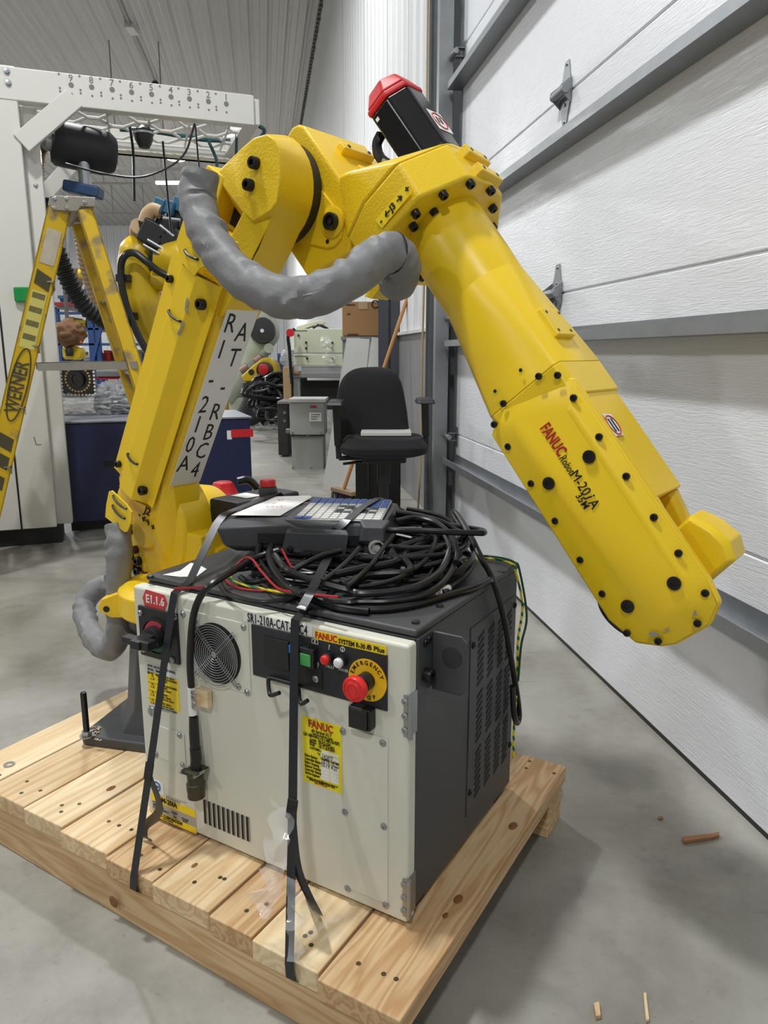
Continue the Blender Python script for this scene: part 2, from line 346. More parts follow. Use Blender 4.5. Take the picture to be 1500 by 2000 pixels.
# far end wall and the left side of the hall
corrug('wall_back', SHEET, (-16, 32.5, 0), (1, 0, 0), (0, 0, 1), (0, -1, 0), 22, 7, .3, .03)
MB().box(-15.0, -14.9, -10, 33, 0, 6.6).build('wall_left', SHEET, smooth=False, kind='structure')
MB().box(-15, 6, -9.1, -9, 0, 6.6).build('wall_front', SHEET, smooth=False, kind='structure')
MB().prism([wl(-12, -.06, 0), wl(-2.2, -.06, 0), wl(-2.2, -.06, 6.5), wl(-12, -.06, 6.5)], -GN*.1).build('wall_right_near', SHEET, smooth=False, kind='structure')
# rough cover strip where ceiling meets the wall
m = MB()
for i in range(170):
    s = 3+i*.16; m.box(s, s+.09, 0, .05, CZ-.05, CZ-.005)
tf = thing('trim_1', None, None, wl(0, 0, 0), math.atan2(G.y, G.x), kind='structure'); m.build('foam_closure', pm('dark_foam_closure', (92, 90, 88), .9), tf, world=False, kind='stuff')
# building column by the wall
DCOL = pm('dark_blue_grey_column', (62, 66, 74), .5)
p = aty(763, 700, 6.2)
m = MB(); m.box(-.09, .09, -.1, -.085, 0, 2.0); m.box(-.09, .09, .085, .1, 0, 2.0); m.box(-.01, .01, -.1, .1, 0, 2.0)
c = thing('wall_column', None, None, (p.x, 6.2, 0), -.1, kind='structure'); m.build('column_shaft', DCOL, c, world=False)
# ---------------------------------------------------------------- high bay lamps, conduits
LAMPW = glow('lamp_lens', (255, 250, 240), 9.0)
lamp_lbl = ['round high bay lamp hung right above the yellow robot', 'round high bay lamp behind the viewer by the door wall', 'round high bay lamp above the office chair', 'far round high bay lamp glowing below the white overhead frame', 'round high bay lamp behind the viewer at the left', 'round high bay lamp above the white cell column', 'round high bay lamp far left beyond the cell column', 'added fill lamp out of view far back at the left of the hall', 'added fill lamp out of view in the far left corner of the hall']
for (x, y, pw), lb in zip(LAMPS, lamp_lbl):
    t = thing('high_bay_lamp', lb, 'lamp', (x, y, LAMP_Z), group='high bay lamps')
    MB().lathe([(.23, 0), (.25, .02), (.24, .06), (.14, .12), (.12, .24), (.05, .28)], None, 28).build('housing', DGREY, t, world=False)
    MB().lathe([(.225, .004), (.2, -.012), (.01, -.016)], None, 28).build('lens', LAMPW, t, world=False)
    MB().cyl((0, 0, .28), (0, 0, 1), .006, CZ-LAMP_Z-.3, 6).build('hanger', GALV, t, world=False)
COND = pm('ceiling_conduit', (150, 148, 145), .4, metal=.4)
a, b = onz(232, 0, CZ-.05), onz(303, 158, CZ-.05); d = (b-a)
m = MB(); m.tube([a-d*.6, b], .022, 8)
t = thing('ceiling_conduit', 'grey conduit with junction box running along the ceiling', 'conduit', a)
m.build('pipe', COND, t); q = onz(257, 55, CZ-.06); MB().box(q.x-.07, q.x+.07, q.y-.16, q.y+.16, q.z-.05, q.z+.03).build('junction_box', pm('box_grey', (196, 194, 188), .5), t, bv=.006)
MB().lathe([(.06, 0), (.075, .04), (.06, .1), (.02, .14)], Matrix.Translation(b-V((0, 0, .12))), 14).build('end_fitting', DGREY, t)
for (u0, v0, u1, v1, y) in ((208, 329, 352, 331, 14), (176, 358, 352, 359, 21), (207, 416, 300, 418, 25)):
    a, b = aty(u0, v0, y), aty(u1, v1, y)
    t = thing('ceiling_rail', {14: 'upper thin suspended rail seen through the overhead frame', 21: 'middle thin suspended rail ending at a tube light', 25: 'lowest short suspended rail above the background robot'}[y], 'rail', a)
    MB().bar(a, b, .05, .05).build('rail_bar', COND, t)
    for k in (.15, .8):
        c_ = a.lerp(b, k); MB().tube([c_, V((c_.x, c_.y, CZ))], .012, 6).build('hanger_rod', COND, t)
    if y == 21:
        c_ = aty(305, 357, 20.9); d_ = aty(352, 357, 20.9); MB().bar(c_, d_, .12, .07).build('tube_light', glow('tube_light_glow', (255, 252, 245), 4.0), t)
# ---------------------------------------------------------------- pallet
PH = math.radians(30.5)
PT = .131                                             # deck height
C0 = V((.0377, 1.0588, PT))                           # front right foot of the controller
EX = V((math.cos(PH), -math.sin(PH), 0)); EY = V((math.sin(PH), math.cos(PH), 0))
WOODA = [woodmat('pine_board', a, b, s) for a, b, s in (((232, 208, 168), (212, 178, 130), 1.0), ((224, 194, 150), (198, 156, 108), 1.3), ((236, 216, 178), (220, 190, 144), .8))]
WOODX = woodmat('pine_beam', (226, 198, 154), (204, 164, 114), 1.0, axis=0)
pallet = thing('wooden_pallet', 'pale pine pallet of screwed deck boards on thick beams under the robot', 'pallet', C0-V((0, 0, PT)), -PH)
# board edges along the front, in the pallet frame (x across, y back), from the left end
bx = [-1.108, -.984, -.846, -.717, -.574, -.444, -.303, -.205, -.070, .079]
fy = [-.10, -.108, -.116, -.123, -.134, -.136, -.144, -.150, -.156]
nail = MB().cyl((0, 0, -.001), (0, 0, 1), .0042, .0016, 8).mesh('nail_head'); nail.materials.append(pm('green_screw_head', (92, 84, 52), .4, metal=.6))
random.seed(3)
for i in range(9):
    x0, x1 = bx[i]+.0025, bx[i+1]-.0025; y0 = fy[i]+random.uniform(-.003, .003); dz = random.uniform(-.002, .001)*(i > 1)
    m = MB(); n = 10
    for k in range(1): m.box(x0, x1, y0, .616+random.uniform(-.003, .003), PT-.038+dz, PT+dz)
    b = m.build('deck_board', WOODA[[2, 0, 2, 0, 1, 0, 1, 2, 1][i]], pallet, world=False, bv=.003)
    for yy in (y0+.045, .58):
        for q in range(2 if (x1-x0) < .11 else 3):
            inst(nail, 'nail', b, Matrix.Translation((x0+(x1-x0)*(.25+.5*random.random()*.6+.18*q), yy+random.uniform(-.02, .03), PT+dz)), world=False)
for (y0, y1) in ((-.122, -.082), (.52, .612)):
    m = MB(); m.prism([V((-1.112, y0+.022, 0)), V((.07 if y0 > 0 else .06, y0-.022*(y0 < 0), 0)), V((.07 if y0 > 0 else .06, y1-.02*(y0 < 0), 0)), V((-1.112, y1+.022, 0))], (0, 0, PT-.0385))
    m.build('beam', WOODX, pallet, world=False, bv=.003)
KNOT = pm('wood_knot', (128, 84, 46), .6, var=.35, vs_=120)
for (u, v, r) in ((217, 1540, .011), (895, 1756, .010), (1002, 1613, .011), (870, 1788, .006), (540, 1640, .007), (380, 1690, .006)):
    p = onz(u, v, PT+.0004); q = pallet_loc = inv_of(pallet) @ p
    MB().lathe([(r, 0), (r*.7, .0008), (.001, .0009)], Matrix.Translation(q) @ Matrix.Diagonal((.75, 1.25, 1, 1)), 14).build('knot', KNOT, pallet, world=False)
p = onp(222, 1761, C0+EY*-.131, EY); MB().lathe([(.012, 0), (.008, .0015), (.001, .0016)], amat(p-EY*.0005, -EY), 14).build('knot', KNOT, pallet)
# ---------------------------------------------------------------- big arm robot
BASE = V((-.517, 1.779, PT))
RPSI = math.radians(38)
FW = V((math.cos(RPSI), -math.sin(RPSI), 0)); AX = V((math.sin(RPSI), math.cos(RPSI), 0)); UP = V((0, 0, 1))
P0 = V((-.212, 1.496, 1.34))                           # elbow, outer side of the upper arm
def RB(f, l, z): return P0+FW*f+AX*l+UP*z
a2 = math.radians(30); U2 = FW*math.sin(a2)+UP*math.cos(a2); N2 = FW*math.cos(a2)-UP*math.sin(a2)
def AR(s, n, l): return P0+U2*s+N2*n+AX*l               # upper arm coordinates
b4 = math.radians(51.5); D4 = FW*math.cos(b4)-UP*math.sin(b4); E4 = FW*math.sin(b4)+UP*math.cos(b4)
def FA(s, e, l): return P0+D4*s+E4*e+AX*l               # forearm coordinates
def rpx(u, v, l): return onp(u, v, P0+AX*l, AX)
def c3(x, y, l): return rpx(340+x/2.2727, 130+y/2.2727, l)
robot = thing('industrial_robot', 'large yellow six axis robot arm bent over the controller, bolted to the pallet', 'robot arm', BASE, -RPSI)
# cap screw
def boltmesh(r, h, name, mat):
    m = MB(); m.lathe([(r*.6, 0), (r, 0), (r, h*.88), (r*.9, h), (r*.5, h), (r*.5, h*.45), (.0001, h*.45)], None, 14, closed=False)
    me = m.mesh(name); me.materials.append(mat); me.polygons.foreach_set('use_smooth', [True]*len(me.polygons)); me.set_sharp_from_angle(angle=math.radians(40)); return me
B9 = boltmesh(.0085, .011, 'cap_screw', BLKM); B7 = boltmesh(.0062, .004, 'small_cap_screw', BLKM); BF = boltmesh(.0112, .003, 'large_plug_screw', BLKM); BR = boltmesh(.0105, .012, 'rusty_cap_screw', RUST); B11 = boltmesh(.0115, .014, 'big_cap_screw', BLKM)
def bolt(me, p, d, parent): return inst(me, 'bolt', parent, amat(V(p), V(d)))
# base: foot plate and flared column
fx = V((.973, -.23, 0)).normalized(); fyv = V((.23, .973, 0)).normalized(); F0 = V((-.733, 1.645, PT))
def BS(a, b, z): return F0+fx*a+fyv*b+UP*z
m = MB()
m.hull([BS(a, b, z) for z in (.0, .026) for a, b in ((.012, 0), (.35, 0), (.35, .012), (.35, .36), (0, .36), (0, .012))])
def octo(cx, cy, hx, hy, ch, z): return [BS(cx+sx*(hx-(ch if k else 0)), cy+sy*(hy-(0 if k else ch)), z) for sx in (-1, 1) for sy in (-1, 1) for k in (0, 1)]
m.hull(octo(.19, .18, .135, .15, .04, .02)+octo(.19, .18, .118, .13, .05, .08))
m.hull(octo(.19, .18, .118, .13, .05, .08)+octo(.185, .18, .105, .112, .05, .235))
m.hull(octo(.185, .18, .105, .112, .05, .235)+octo(.185, .18, .12, .125, .055, .262))
base = m.build('base', DGREY, robot, bv=.006, doubles=True)
CB = BS(.185, .18, 0)
MB().lathe([(.118, .262), (.122, .268), (.122, .292), (.112, .30)], Matrix.Translation(CB), 40).build('swivel_seal', BLK, robot)
# turntable under the arm
m = MB(); m.lathe([(.135, .30), (.142, .305), (.142, .36), (.12, .375)], Matrix.Translation(CB), 40)
def TB(f, l, z): return CB+FW*f+AX*l+UP*z
m.hull([TB(f, l, z) for (f, l, z) in ((-.12, .03, .36), (.11, .03, .36), (.11, .13, .36), (-.12, .13, .36), (-.11, .04, .46), (.11, .04, .46), (-.1, .12, .48), (.12, .12, .48))])
turn = m.build('turntable', YEL, robot, bv=.012)
pb = onp(222, 1185, BS(.0, .1, 0), fyv)
m = MB(); m.prism([pb+V((x, 0, z)) for x, z in ((-.038, .0), (-.03, .018), (.04, .045), (.04, -.03), (-.01, -.028), (-.036, -.012))], (0, .04, 0)); bk = m.build('sleeve_bracket', YEL, robot, bv=.003); MB().cyl(pb+V((-.018, -.0005, -.006)), (0, -1, 0), .008, .0008, 12).build('bracket_hole', BLK, bk)
# upper arm
m = MB()
def sec(s, n0, n1, l0, l1, c): return [AR(s, n0, l0+c), AR(s, n0, l1), AR(s, n0+c*.6, l0), AR(s, n1-c, l0), AR(s, n1, l0+c), AR(s, n1, l1-c), AR(s, n1-c, l1)]
m.hull(sec(-.11, -.218, -.03, .0, .105, .018)+sec(-.72, -.218, -.03, .0, .105, .018))
m.hull(sec(-.70, -.205, -.03, .0, .105, .018)+[AR(-.885, .05, .115), AR(-.885, .05, .05), AR(-.83, -.02, .0), AR(-.86, .02, .02), AR(-.80, -.2, .0), AR(-.84, -.14, 0), AR(-.90, -.21, .105), AR(-.95, .03, .12), AR(-.95, .03, .045), AR(-.9, -.21, .04)])
J2 = AR(-.875, -.085, .03)
m.lathe([(.05, -.012), (.06, 0), (.142, 0), (.15, .008), (.15, .09)], amat(J2, AX), 44)
m.hull([AR(-.885, .05, .115), AR(-.885, .05, .05), AR(-.95, .03, .045), AR(-.95, .03, .12), AR(-1.0, -.01, .05), AR(-1.0, -.01, .12), AR(-.9, -.1, .04), AR(-.9, -.1, .12)])
# elbow head: ribs and pocket, then the rounded head
m.box(0, 1, 0, 1, 0, 1, basis(U2*.12, N2*.06, AX*.095, AR(-.14, -.205, .005)))
m.hull([AR(-.02, .008, .012), AR(-.02, .008, .1), AR(-.03, -.055, .0), AR(-.03, -.055, .1), AR(-.13, -.078, 0), AR(-.13, -.078, .1), AR(-.27, -.032, .004), AR(-.27, -.032, .104), AR(-.27, -.075, 0), AR(-.1, .0, .014), AR(-.1, .0, .1)])
m.box(0, 1, 0, 1, 0, 1, basis(U2*.12, N2*.17, AX*.04, AR(-.14, -.205, .065)))
HC_ = (-.015, -.095)
outer = [c3(*q, 0.) for q in ((262, 410), (300, 362), (352, 318), (410, 300), (450, 325), (470, 372), (474, 480), (458, 600), (430, 640), (350, 690), (300, 640), (272, 540))]
inner = [AR(HC_[0]+.108*math.cos(t), HC_[1]+.108*math.sin(t), .1) for t in [2*math.pi*k/32 for k in range(32)]]
mid = [AR(HC_[0]+.112*math.cos(t), HC_[1]+.112*math.sin(t), .03) for t in [2*math.pi*k/32 for k in range(-5, 16)]]
m.hull(outer+inner+[AR(-.03, -.18, .01), AR(-.04, -.19, .04)])
arm = m.build('upper_arm', YEL, robot, bv=.007)
MB().box(0, 1, 0, 1, 0, 1, basis(U2*.11, N2*.085, AX*.03, AR(-.135, -.158, .052))).build('pocket_shade', BLK, arm)  # black block added so its colour gives the pocket its deep shade
for q in ((365, 430), (341, 527)): bolt(B11, c3(*q, 0.)-AX*.0, -AX, arm)
# elbow reducer ring
MB().lathe([(.094, 0), (.100, .004), (.100, .03), (.09, .032)], amat(AR(HC_[0], HC_[1], .1), AX), 48).build('elbow_ring', BLK, robot)
# duct cover on the outside of the upper arm
def DP(s, n, l): return AR(s, n, l)
t_ = .003
m = MB()
prof = [(-.224, -.012), (-.176, -.012), (-.150, -.042), (-.098, -.042), (-.072, -.012), (-.052, -.012), (-.052, -.009), (-.074, -.009), (-.099, -.039), (-.149, -.039), (-.175, -.009), (-.224, -.009)]
m.prism([DP(-.775, n+.01, l) for n, l in prof], U2*.57)
duct = m.build('duct_cover', YELS, robot, bv=.003, seg=2)
# its end plates with cable ties
m = MB(); m.prism([rpx(*q, -.046) for q in ((344, 470), (360, 421), (371, 418), (400, 500), (399, 520), (388, 526), (378, 540), (352, 510))], AX*.004); top_pl = m.build('top_tie_plate', YELS, robot, bv=.001, seg=1)
m = MB(); m.prism([rpx(*q, -.046) for q in ((212, 960), (218, 958), (247, 985), (257, 1000), (256, 1018), (248, 1038), (243, 1040), (205, 1010), (207, 985))], AX*.004); low_pl = m.build('lower_tie_plate', YELS, robot, bv=.001, seg=1)
def tie(u0, v0, u1, v1, l, par):
    a, b = rpx(u0, v0, l), rpx(u1, v1, l); c_ = (a+b)/2-AX*.004+U2*-.003
    MB().tube(smoothpath([a+AX*.008, a-AX*.002, c_, b-AX*.002, b+AX*.008], 5), .0028, 6).build('cable_tie', BLK, par)
tie(362, 489, 385, 506, -.047, top_pl); tie(371, 459, 383, 470, -.047, top_pl); tie(330, 607, 351, 627, -.044, duct); tie(250, 887, 267, 906, -.044, duct)
tie(222, 969, 246, 993, -.047, low_pl); tie(221, 988, 243, 1012, -.047, low_pl)
for q in ((397, 595), (283, 957)): bolt(B11, rpx(*q, -.022), -AX, duct)
for q in ((335, 545), (234, 906)): bolt(B9, rpx(*q, -.012), -AX, duct)
# bolts round the shoulder joint
for k, q in enumerate(((267, 1073), (257, 1086), (273, 1095), (262, 1104), (273, 1115), (280, 1122))):
    bolt(B11 if k not in (0, 5) else BR, rpx(*q, .03), -AX, arm)
bolt(BR, rpx(287, 1124, .025), -AX, arm); bolt(BR, rpx(255, 1037, .02), -AX, arm)
# sign on the front face of the arm
def SG(s, l): return AR(s, -.0285, l)
m = MB(); m.prism([SG(-.245, .008), SG(-.70, .006), SG(-.70, .093), SG(-.245, .095)], N2*.0012)
sign = m.build('sign', WHITE, arm, label='white strip sign with large black characters')
sx_, sy_ = AX, U2
for tx, s, l in (('R', -.275, .028), ('A', -.295, .068), ('1', -.337, .026), ('T', -.357, .068), ('-', -.408, .026), ('-', -.428, .066), ('2', -.475, .028), ('R', -.497, .068), ('1', -.528, .028), ('B', -.552, .068), ('0', -.583, .026), ('C', -.605, .066), ('A', -.636, .026), ('4', -.66, .066)):
    text(tx, .064, INK, sign, AR(s-.022, -.0272, l), AX, U2, bold=-.004, align='CENTER', sx=.78, shear=0)
# shoulder decal
o = rpx(268, 1000, -.001)
text('J2', .03, INK, arm, rpx(281, 1001, -.0015), (rpx(299, 1013, 0)-rpx(281, 1001, 0)), U2, bold=.02)
text('- \u2194 +', .024, INK, arm, rpx(270, 1008, -.0015), (rpx(290, 1028, 0)-rpx(270, 1008, 0)), U2, bold=.03)
# shoulder motors behind the arm
m = MB(); jm = J2+AX*.12
m.lathe([(.112, -.03), (.112, .05), (.105, .085), (.085, .11), (.04, .12)], amat(jm-UP*.025, AX), 44); m.hull([TB(f, l, z) for f in (-.1, .1) for l in (.0, .12) for z in (.36, .5)]); m.build('shoulder_housing', YEL, robot, bv=.006)
mo = aty(496, 966, 1.86)-UP*.11-AX*.05
m = MB(); m.hull([mo+FW*x+AX*y+UP*z for x in (-.055, .055) for y in (-.05, .16) for z in (0, .11)]); mot = m.build('shoulder_motor', BLK, robot, bv=.008)
q = [mo+FW*x+AX*y+UP*.1112 for x, y in ((-.03, .0), (.03, .0), (.03, .05), (-.03, .05))]
MB().prism(q, UP*.0006).build('warning_sticker', WHITE, mot)
m = MB(); jr = onp(437, 975, TB(0, .30, 0), AX)
m.lathe([(.05, -.02), (.052, .012), (.044, .018), (.028, .05), (.02, .052)], Matrix.Translation(jr), 8); m.build('swivel_motor_cap', RED, robot, bv=.004)
MB().lathe([(.048, -.25), (.048, -.02)], Matrix.Translation(jr), 8).build('swivel_motor', BLK, robot, bv=.004)
MB().tube(smoothpath([jr+V((.04, .01, .05)), jr+V((.07, .02, .052)), jr+V((.1, .03, .02)), jr+V((.13, .05, -.01)), jr+V((.2, .06, -.05))], 6), .012, 8).build('motor_lead', RUBBER, robot)
# elbow housing: lug behind the ring, flange block for the forearm
m = MB()
lug = [c3(*q, .134) for q in ((500, 305), (520, 268), (548, 254), (575, 262), (735, 488), (790, 640), (802, 700), (775, 830), (590, 935), (508, 812))]
m.prism(lug, AX*.20)
OC = [(.100, .103), (.104, .201), (.184, .266), (.265, .268), (.330, .252), (.430, .168), (.430, .06), (.36, -.004), (.266, -.012), (.13, .02)]
m.hull([FA(s, e, l) for s in (.098, .18) for l, e in OC])
m.hull([FA(.098, e, l) for l, e in OC]+[FA(.02, .105, .11), FA(-.01, .075, .134), FA(.09, .03, .13), FA(-.02, .07, .33), FA(.0, .16, .38), FA(.06, -.05, .34), FA(.08, -.09, .2), FA(.01, .20, .40), FA(.03, .235, .30)])
el = m.build('elbow_housing', YEL, robot, bv=.007)
# mounting pads
for s0 in (-.115, -.045):
    m = MB(); zt = .074+(s0+.0)*.1
    m.hull([FA(s, e, l) for l in (.2, .30) for (s, e) in ((s0, .055), (s0+.03, .06), (s0+.006, .092+.1*(s0+.045)), (s0+.026, .094+.1*(s0+.045)))]); pd = m.build('mounting_pad', YEL, el, bv=.003)
    for l in (.22, .285): MB().cyl(FA(s0+.016, .0935+.1*(s0+.045), l), E4, .0042, .0012, 10).build('tapped_hole', BLK, pd)
for s0 in (.105, .15):
    m = MB(); m.hull([FA(s, e, l) for s in (s0, s0+.022) for (l, e) in ((.215, .26), (.31, .25), (.22, .283), (.305, .276))]); pd = m.build('mounting_pad', YEL, el, bv=.003)
    for l in (.235, .29): MB().cyl(FA(s0+.011, .2825-.08*(l-.22), l), E4, .0042, .0012, 10).build('tapped_hole', BLK, pd)
# boss and plug under the ring
MB().prism([c3(*q, .135) for q in ((560, 470), (640, 520), (700, 600), (745, 665), (757, 720), (748, 765), (722, 797), (690, 808), (645, 798), (535, 768))], -AX*.006).build('boss_plate', YEL, el, bv=.002)
m = MB(); m.lathe([(.03, 0), (.03, .004), (.024, .006)], amat(c3(705, 690, .129), -AX), 24); m.build('plug_boss', YEL, el)
m = MB(); m.lathe([(.017, 0), (.017, .012), (.012, .012), (.011, .006), (.006, .006), (.005, .01), (.001, .01)], amat(c3(705, 690, .125), -AX), 24); m.build('plug', BLK, el)
MB().cyl(c3(681, 777, .129), -AX, .0045, .001, 10).build('tapped_hole', BLK, el)
# flange bolts
for q in ((1310, 513), (1400, 543), (1410, 622), (1410, 705), (1413, 772), (1190, 562), (1067, 645), (1057, 702), (1280, 602), (1150, 640), (1095, 928), (1010, 960)):
    bolt(B9, onp(340+q[0]/2.2727, 130+q[1]/2.2727, FA(.18, 0, 0), D4), D4, el)
p0_, px_, py_ = c3(948, 690, .097), c3(1040, 590, .097), None
# J3 decal on the left facet
fo = FA(.155, .112, .0985); MB().prism([FA(s, e, .0985) for s, e in ((.165, .108), (.165, .195), (.143, .197), (.143, .106))], -AX*.0006).build('decal', STICKY, el)
text('-  \u2192 J3 \u2192  +'.replace('\u2192 J3', '\u2190J3'), .017, INK, el, FA(.159, .112, .0974), E4, -D4, bold=.03)
# elbow motor
lm = .245
def MO(s, e, l): return FA(s, e, l)
m = MB()
def mring(s, g): return [MO(s, e, l) for (l, e) in ((lm-g, .148-g), (lm-g, .20+g*.4), (lm+.028, .238+g), (lm+.085+g, .238+g), (lm+.1+g, .2), (lm+.1+g, .148-g))]
m.hull(mring(-.118, 0)+mring(.04, 0)); mt = m.build('elbow_motor', pm('gloss_black_motor', (16, 16, 18), .22, var=.2), robot, bv=.006)
m = MB(); m.hull(mring(-.118, .002)+mring(-.132, .002)); m.hull(mring(-.132, -.0)+[MO(-.165, e, l) for l, e in ((lm+.012, .165), (lm+.01, .205), (lm+.035, .228), (lm+.08, .228), (lm+.09, .17))]); cap = m.build('motor_cap', RED, mt, bv=.005)
m = MB(); m.prism([MO(s, .2385, l) for s, l in ((-.055, lm+.04), (-.055, lm+.09), (-.0, lm+.09), (-.0, lm+.04))], E4*.0006); st_ = m.build('no_hands_sticker', WHITE, mt)
MB().ring(MO(-.028, .2392, lm+.065), E4, .021, .0016, 24, 4).build('red_circle', REDINK, st_)
for dl in (-.006, .006): MB().box(-.014, .002, -.003, .003, 0, .0006, basis(D4, AX, E4, MO(-.024, .2392, lm+.065+dl))).build('pictogram', INK, st_)
m = MB(); m.prism([MO(s, e, lm-.0004) for s, e in ((-.105, .155), (-.105, .163), (-.097, .163), (-.097, .155))], -AX*.0005); m.build('data_label', WHITE, mt)
m = MB(); m.tube(smoothpath([MO(-.095, .135, lm+.03), MO(-.08, .118, lm+.02), MO(-.05, .112, lm+.015), MO(-.02, .12, lm+.02)], 5), .011, 8); m.tube(smoothpath([MO(-.045, .118, lm+.02), MO(-.03, .098, lm+.02), MO(-.0, .082, lm+.02), MO(.03, .085, lm+.02), MO(.05, .1, lm+.02)], 5), .007, 8)
m.build('motor_connector', RUBBER, mt)
MB().tube([MO(-.03, .12, lm), MO(.01, .135, lm+.005)], .006, 8).build('chrome_gland', STEEL, mt)
# forearm tube and its transition casting
lt, et = .24, .147
m = MB(); m.lathe([(.079, .17), (.083, .185), (.083, .30), (.081, .41), (.078, .44)], amat(FA(0, et, lt), D4), 56)
def fsec(s, e0, e1, l0, l1, c): return [FA(s, e, l) for (l, e) in ((l0, e0+c), (l0, e1-c), (l0+c, e1), (l1-c, e1), (l1, e1-c), (l1, e0+c), (l1-c, e0), (l0+c, e0))]
tub = [FA(.34, et+.082*math.sin(t), lt+.082*math.cos(t)) for t in [2*math.pi*k/40 for k in range(40)]]
m.hull(tub+fsec(.565, .060, .228, .140, .330, .012))
m.hull(fsec(.565, .060, .228, .140, .330, .012)+fsec(.63, .060, .228, .142, .330, .012))
m.hull(fsec(.62, .066, .224, .165, .325, .015)+fsec(.84, .066, .224, .165, .325, .015))
m.hull(fsec(.84, .068, .224, .165, .19, .004)+fsec(1.03, .085, .21, .165, .19, .004))
m.hull(fsec(.84, .075, .215, .285, .325, .01)+fsec(.99, .10, .19, .285, .325, .01))
fa = m.build('forearm', YELS, robot, bv=.006)
# side cover with lettering
m = MB()
ol = [(.556, .09), (.568, .072), (.590, .044), (.80, .044), (.975, .044), (1.03, .064), (1.053, .1), (1.06, .125), (1.056, .19), (1.032, .224), (.99, .231), (.80, .231), (.60, .231), (.592, .20), (.572, .14)]
inn = [(.600, .112), (.61, .097), (.63, .092), (.80, .092), (.97, .094), (1.012, .118), (1.022, .135), (1.018, .178), (1.0, .196), (.965, .203), (.80, .203), (.65, .203), (.64, .19), (.62, .14)]
m.hull([FA(s, e, l) for s, e in ol for l in (.146, .166)]); 
m.hull([FA(s, e, .146) for s, e in ol]+[FA(s, e, .128) for s, e in inn])
cov = m.build('side_cover', YELS, robot, bv=.006)
def fpx(u, v): return rpx(u, v, .128)
for k_, q in enumerate(((966, 829), (993, 872), (1038, 944), (1085, 1017), (1134, 1093), (1177, 1159), (1225, 1236), (1121, 777), (1171, 853), (1224, 930), (1278, 1010), (1326, 1080), (1378, 1158), (1363, 1217), (1286, 1252), (1053, 735), (1090, 733), (984, 788))):
    p = rpx(*q, .138 if k_ < 7 else .1345); bolt(B7, p, -AX, cov)
for q in ((1151, 892), (1072, 944), (1317, 1139), (1226, 1184)): bolt(BF, rpx(*q, .127), -AX, cov)
for q in ((1017, 723), (967, 764)): MB().cyl(rpx(*q, .1375), -AX, .0035, .001, 8).build('tapped_hole', BLK, fa)
def fl(tx, u, v, size, mat, **k): return text(tx, size, mat, cov, rpx(u, v, .1278)-AX*.0004, D4, E4, depth=.0003, **k)
def flw(tx, a, b, size, mat, **k): fl(tx, a[0], a[1], size, mat, w=(rpx(*b, .128)-rpx(*a, .128)).length, **k)
flw('FANUC', (1055, 837), (1090, 893), .029, REDINK, bold=.024)
flw('Robot', (1092, 896), (1112, 928), .021, INK, bold=-.006, shear=.15)
flw('M-20', (1113, 928), (1140, 970), .026, INK, bold=.0); flw('i', (1142, 973), (1146, 979), .028, INK, bold=.02, shear=.3); flw('A', (1148, 982), (1157, 996), .026, INK, bold=.006)
flw('35M', (1124, 969), (1141, 995), .018, INK, bold=.008)
m = MB(); m.prism([onp(u, v, FA(0, .2265, 0), E4) for u, v in ((1177, 808), (1193, 809), (1218, 850), (1201, 852))], E4*.0006); ws = m.build('no_hands_sticker', WHITE, fa)
oc = onp(1198, 830, FA(0, .2272, 0), E4); MB().ring(oc, E4, .019, .0015, 24, 4).build('red_circle', REDINK, ws)
for dl in (-.006, .006): MB().box(-.013, .013, -.0026, .0026, 0, .0006, basis(D4, AX, E4, oc+AX*dl)).build('pictogram', INK, ws)
# pad on top of the forearm
m = MB(); m.hull([FA(s, e, l) for s in (.455, .515) for (l, e) in ((.185, .222), (.265, .222), (.19, .238), (.26, .238))]); pd = m.build('mounting_pad', YELS, fa, bv=.003)
for s in (.465, .505):
    for l in (.2, .25): MB().cyl(FA(s, .238, l), E4, .0032, .001, 8).build('tapped_hole', BLK, pd)
# wrist between the fork
m = MB(); wc = FA(.955, .147, .238)
m.lathe([(.062, -.046), (.066, -.04), (.066, .04), (.062, .046)], amat(wc, AX), 36)
lump = [(.905, .20), (.893, .242), (.925, .262), (.96, .272), (.99, .262), (1.003, .20), (.99, .16), (.91, .16)]
m.hull([FA(s, e+.004, l) for s, e in ((.908, .19), (.898, .236), (.93, .252), (.96, .258), (.985, .25), (.998, .195))for l in (.198,)]+[FA(s, e, l) for s, e in lump for l in (.21, .275)])
wr_ = m.build('wrist', YELS, robot, bv=.005)
wd = (FA(.985, .0, .238)-wc).normalized()
m = MB(); M_ = amat(wc+wd*.06, wd)
m.lathe([(.052, 0), (.052, .055), (.047, .06), (.047, .07), (.02, .07)], M_, 36)
for k in range(24):
    a = 2*math.pi*k/24; m.box(-.003, .003, .051, .0545, .01, .055, M_ @ Matrix.Rotation(a, 4, 'Z'))
m.build('tool_flange', BLK, wr_)
CHIP = pm('bare_metal_chip', (150, 146, 138), .45, metal=.3, var=.3, vs_=200)
def chips(polys, l, par):
    for pl_ in polys: MB().prism([rpx(u, v, l) for u, v in pl_], -AX*.0005).build('paint_chip', CHIP, par)
chips([[(1352, 1203), (1356, 1193), (1359, 1192), (1361, 1199), (1366, 1202), (1358, 1201)]], .1282, cov)
chips([[(1266, 1238), (1272, 1233), (1282, 1235), (1290, 1239), (1282, 1243), (1272, 1243)], [(1292, 1232), (1300, 1229), (1310, 1226), (1303, 1232)]], .129, cov)
chips([[(363, 588), (366, 580), (369, 590), (366, 600), (368, 606), (363, 612), (361, 604)], [(352, 640), (356, 626), (360, 632), (356, 642), (350, 656), (346, 652)]], -.0425, duct)
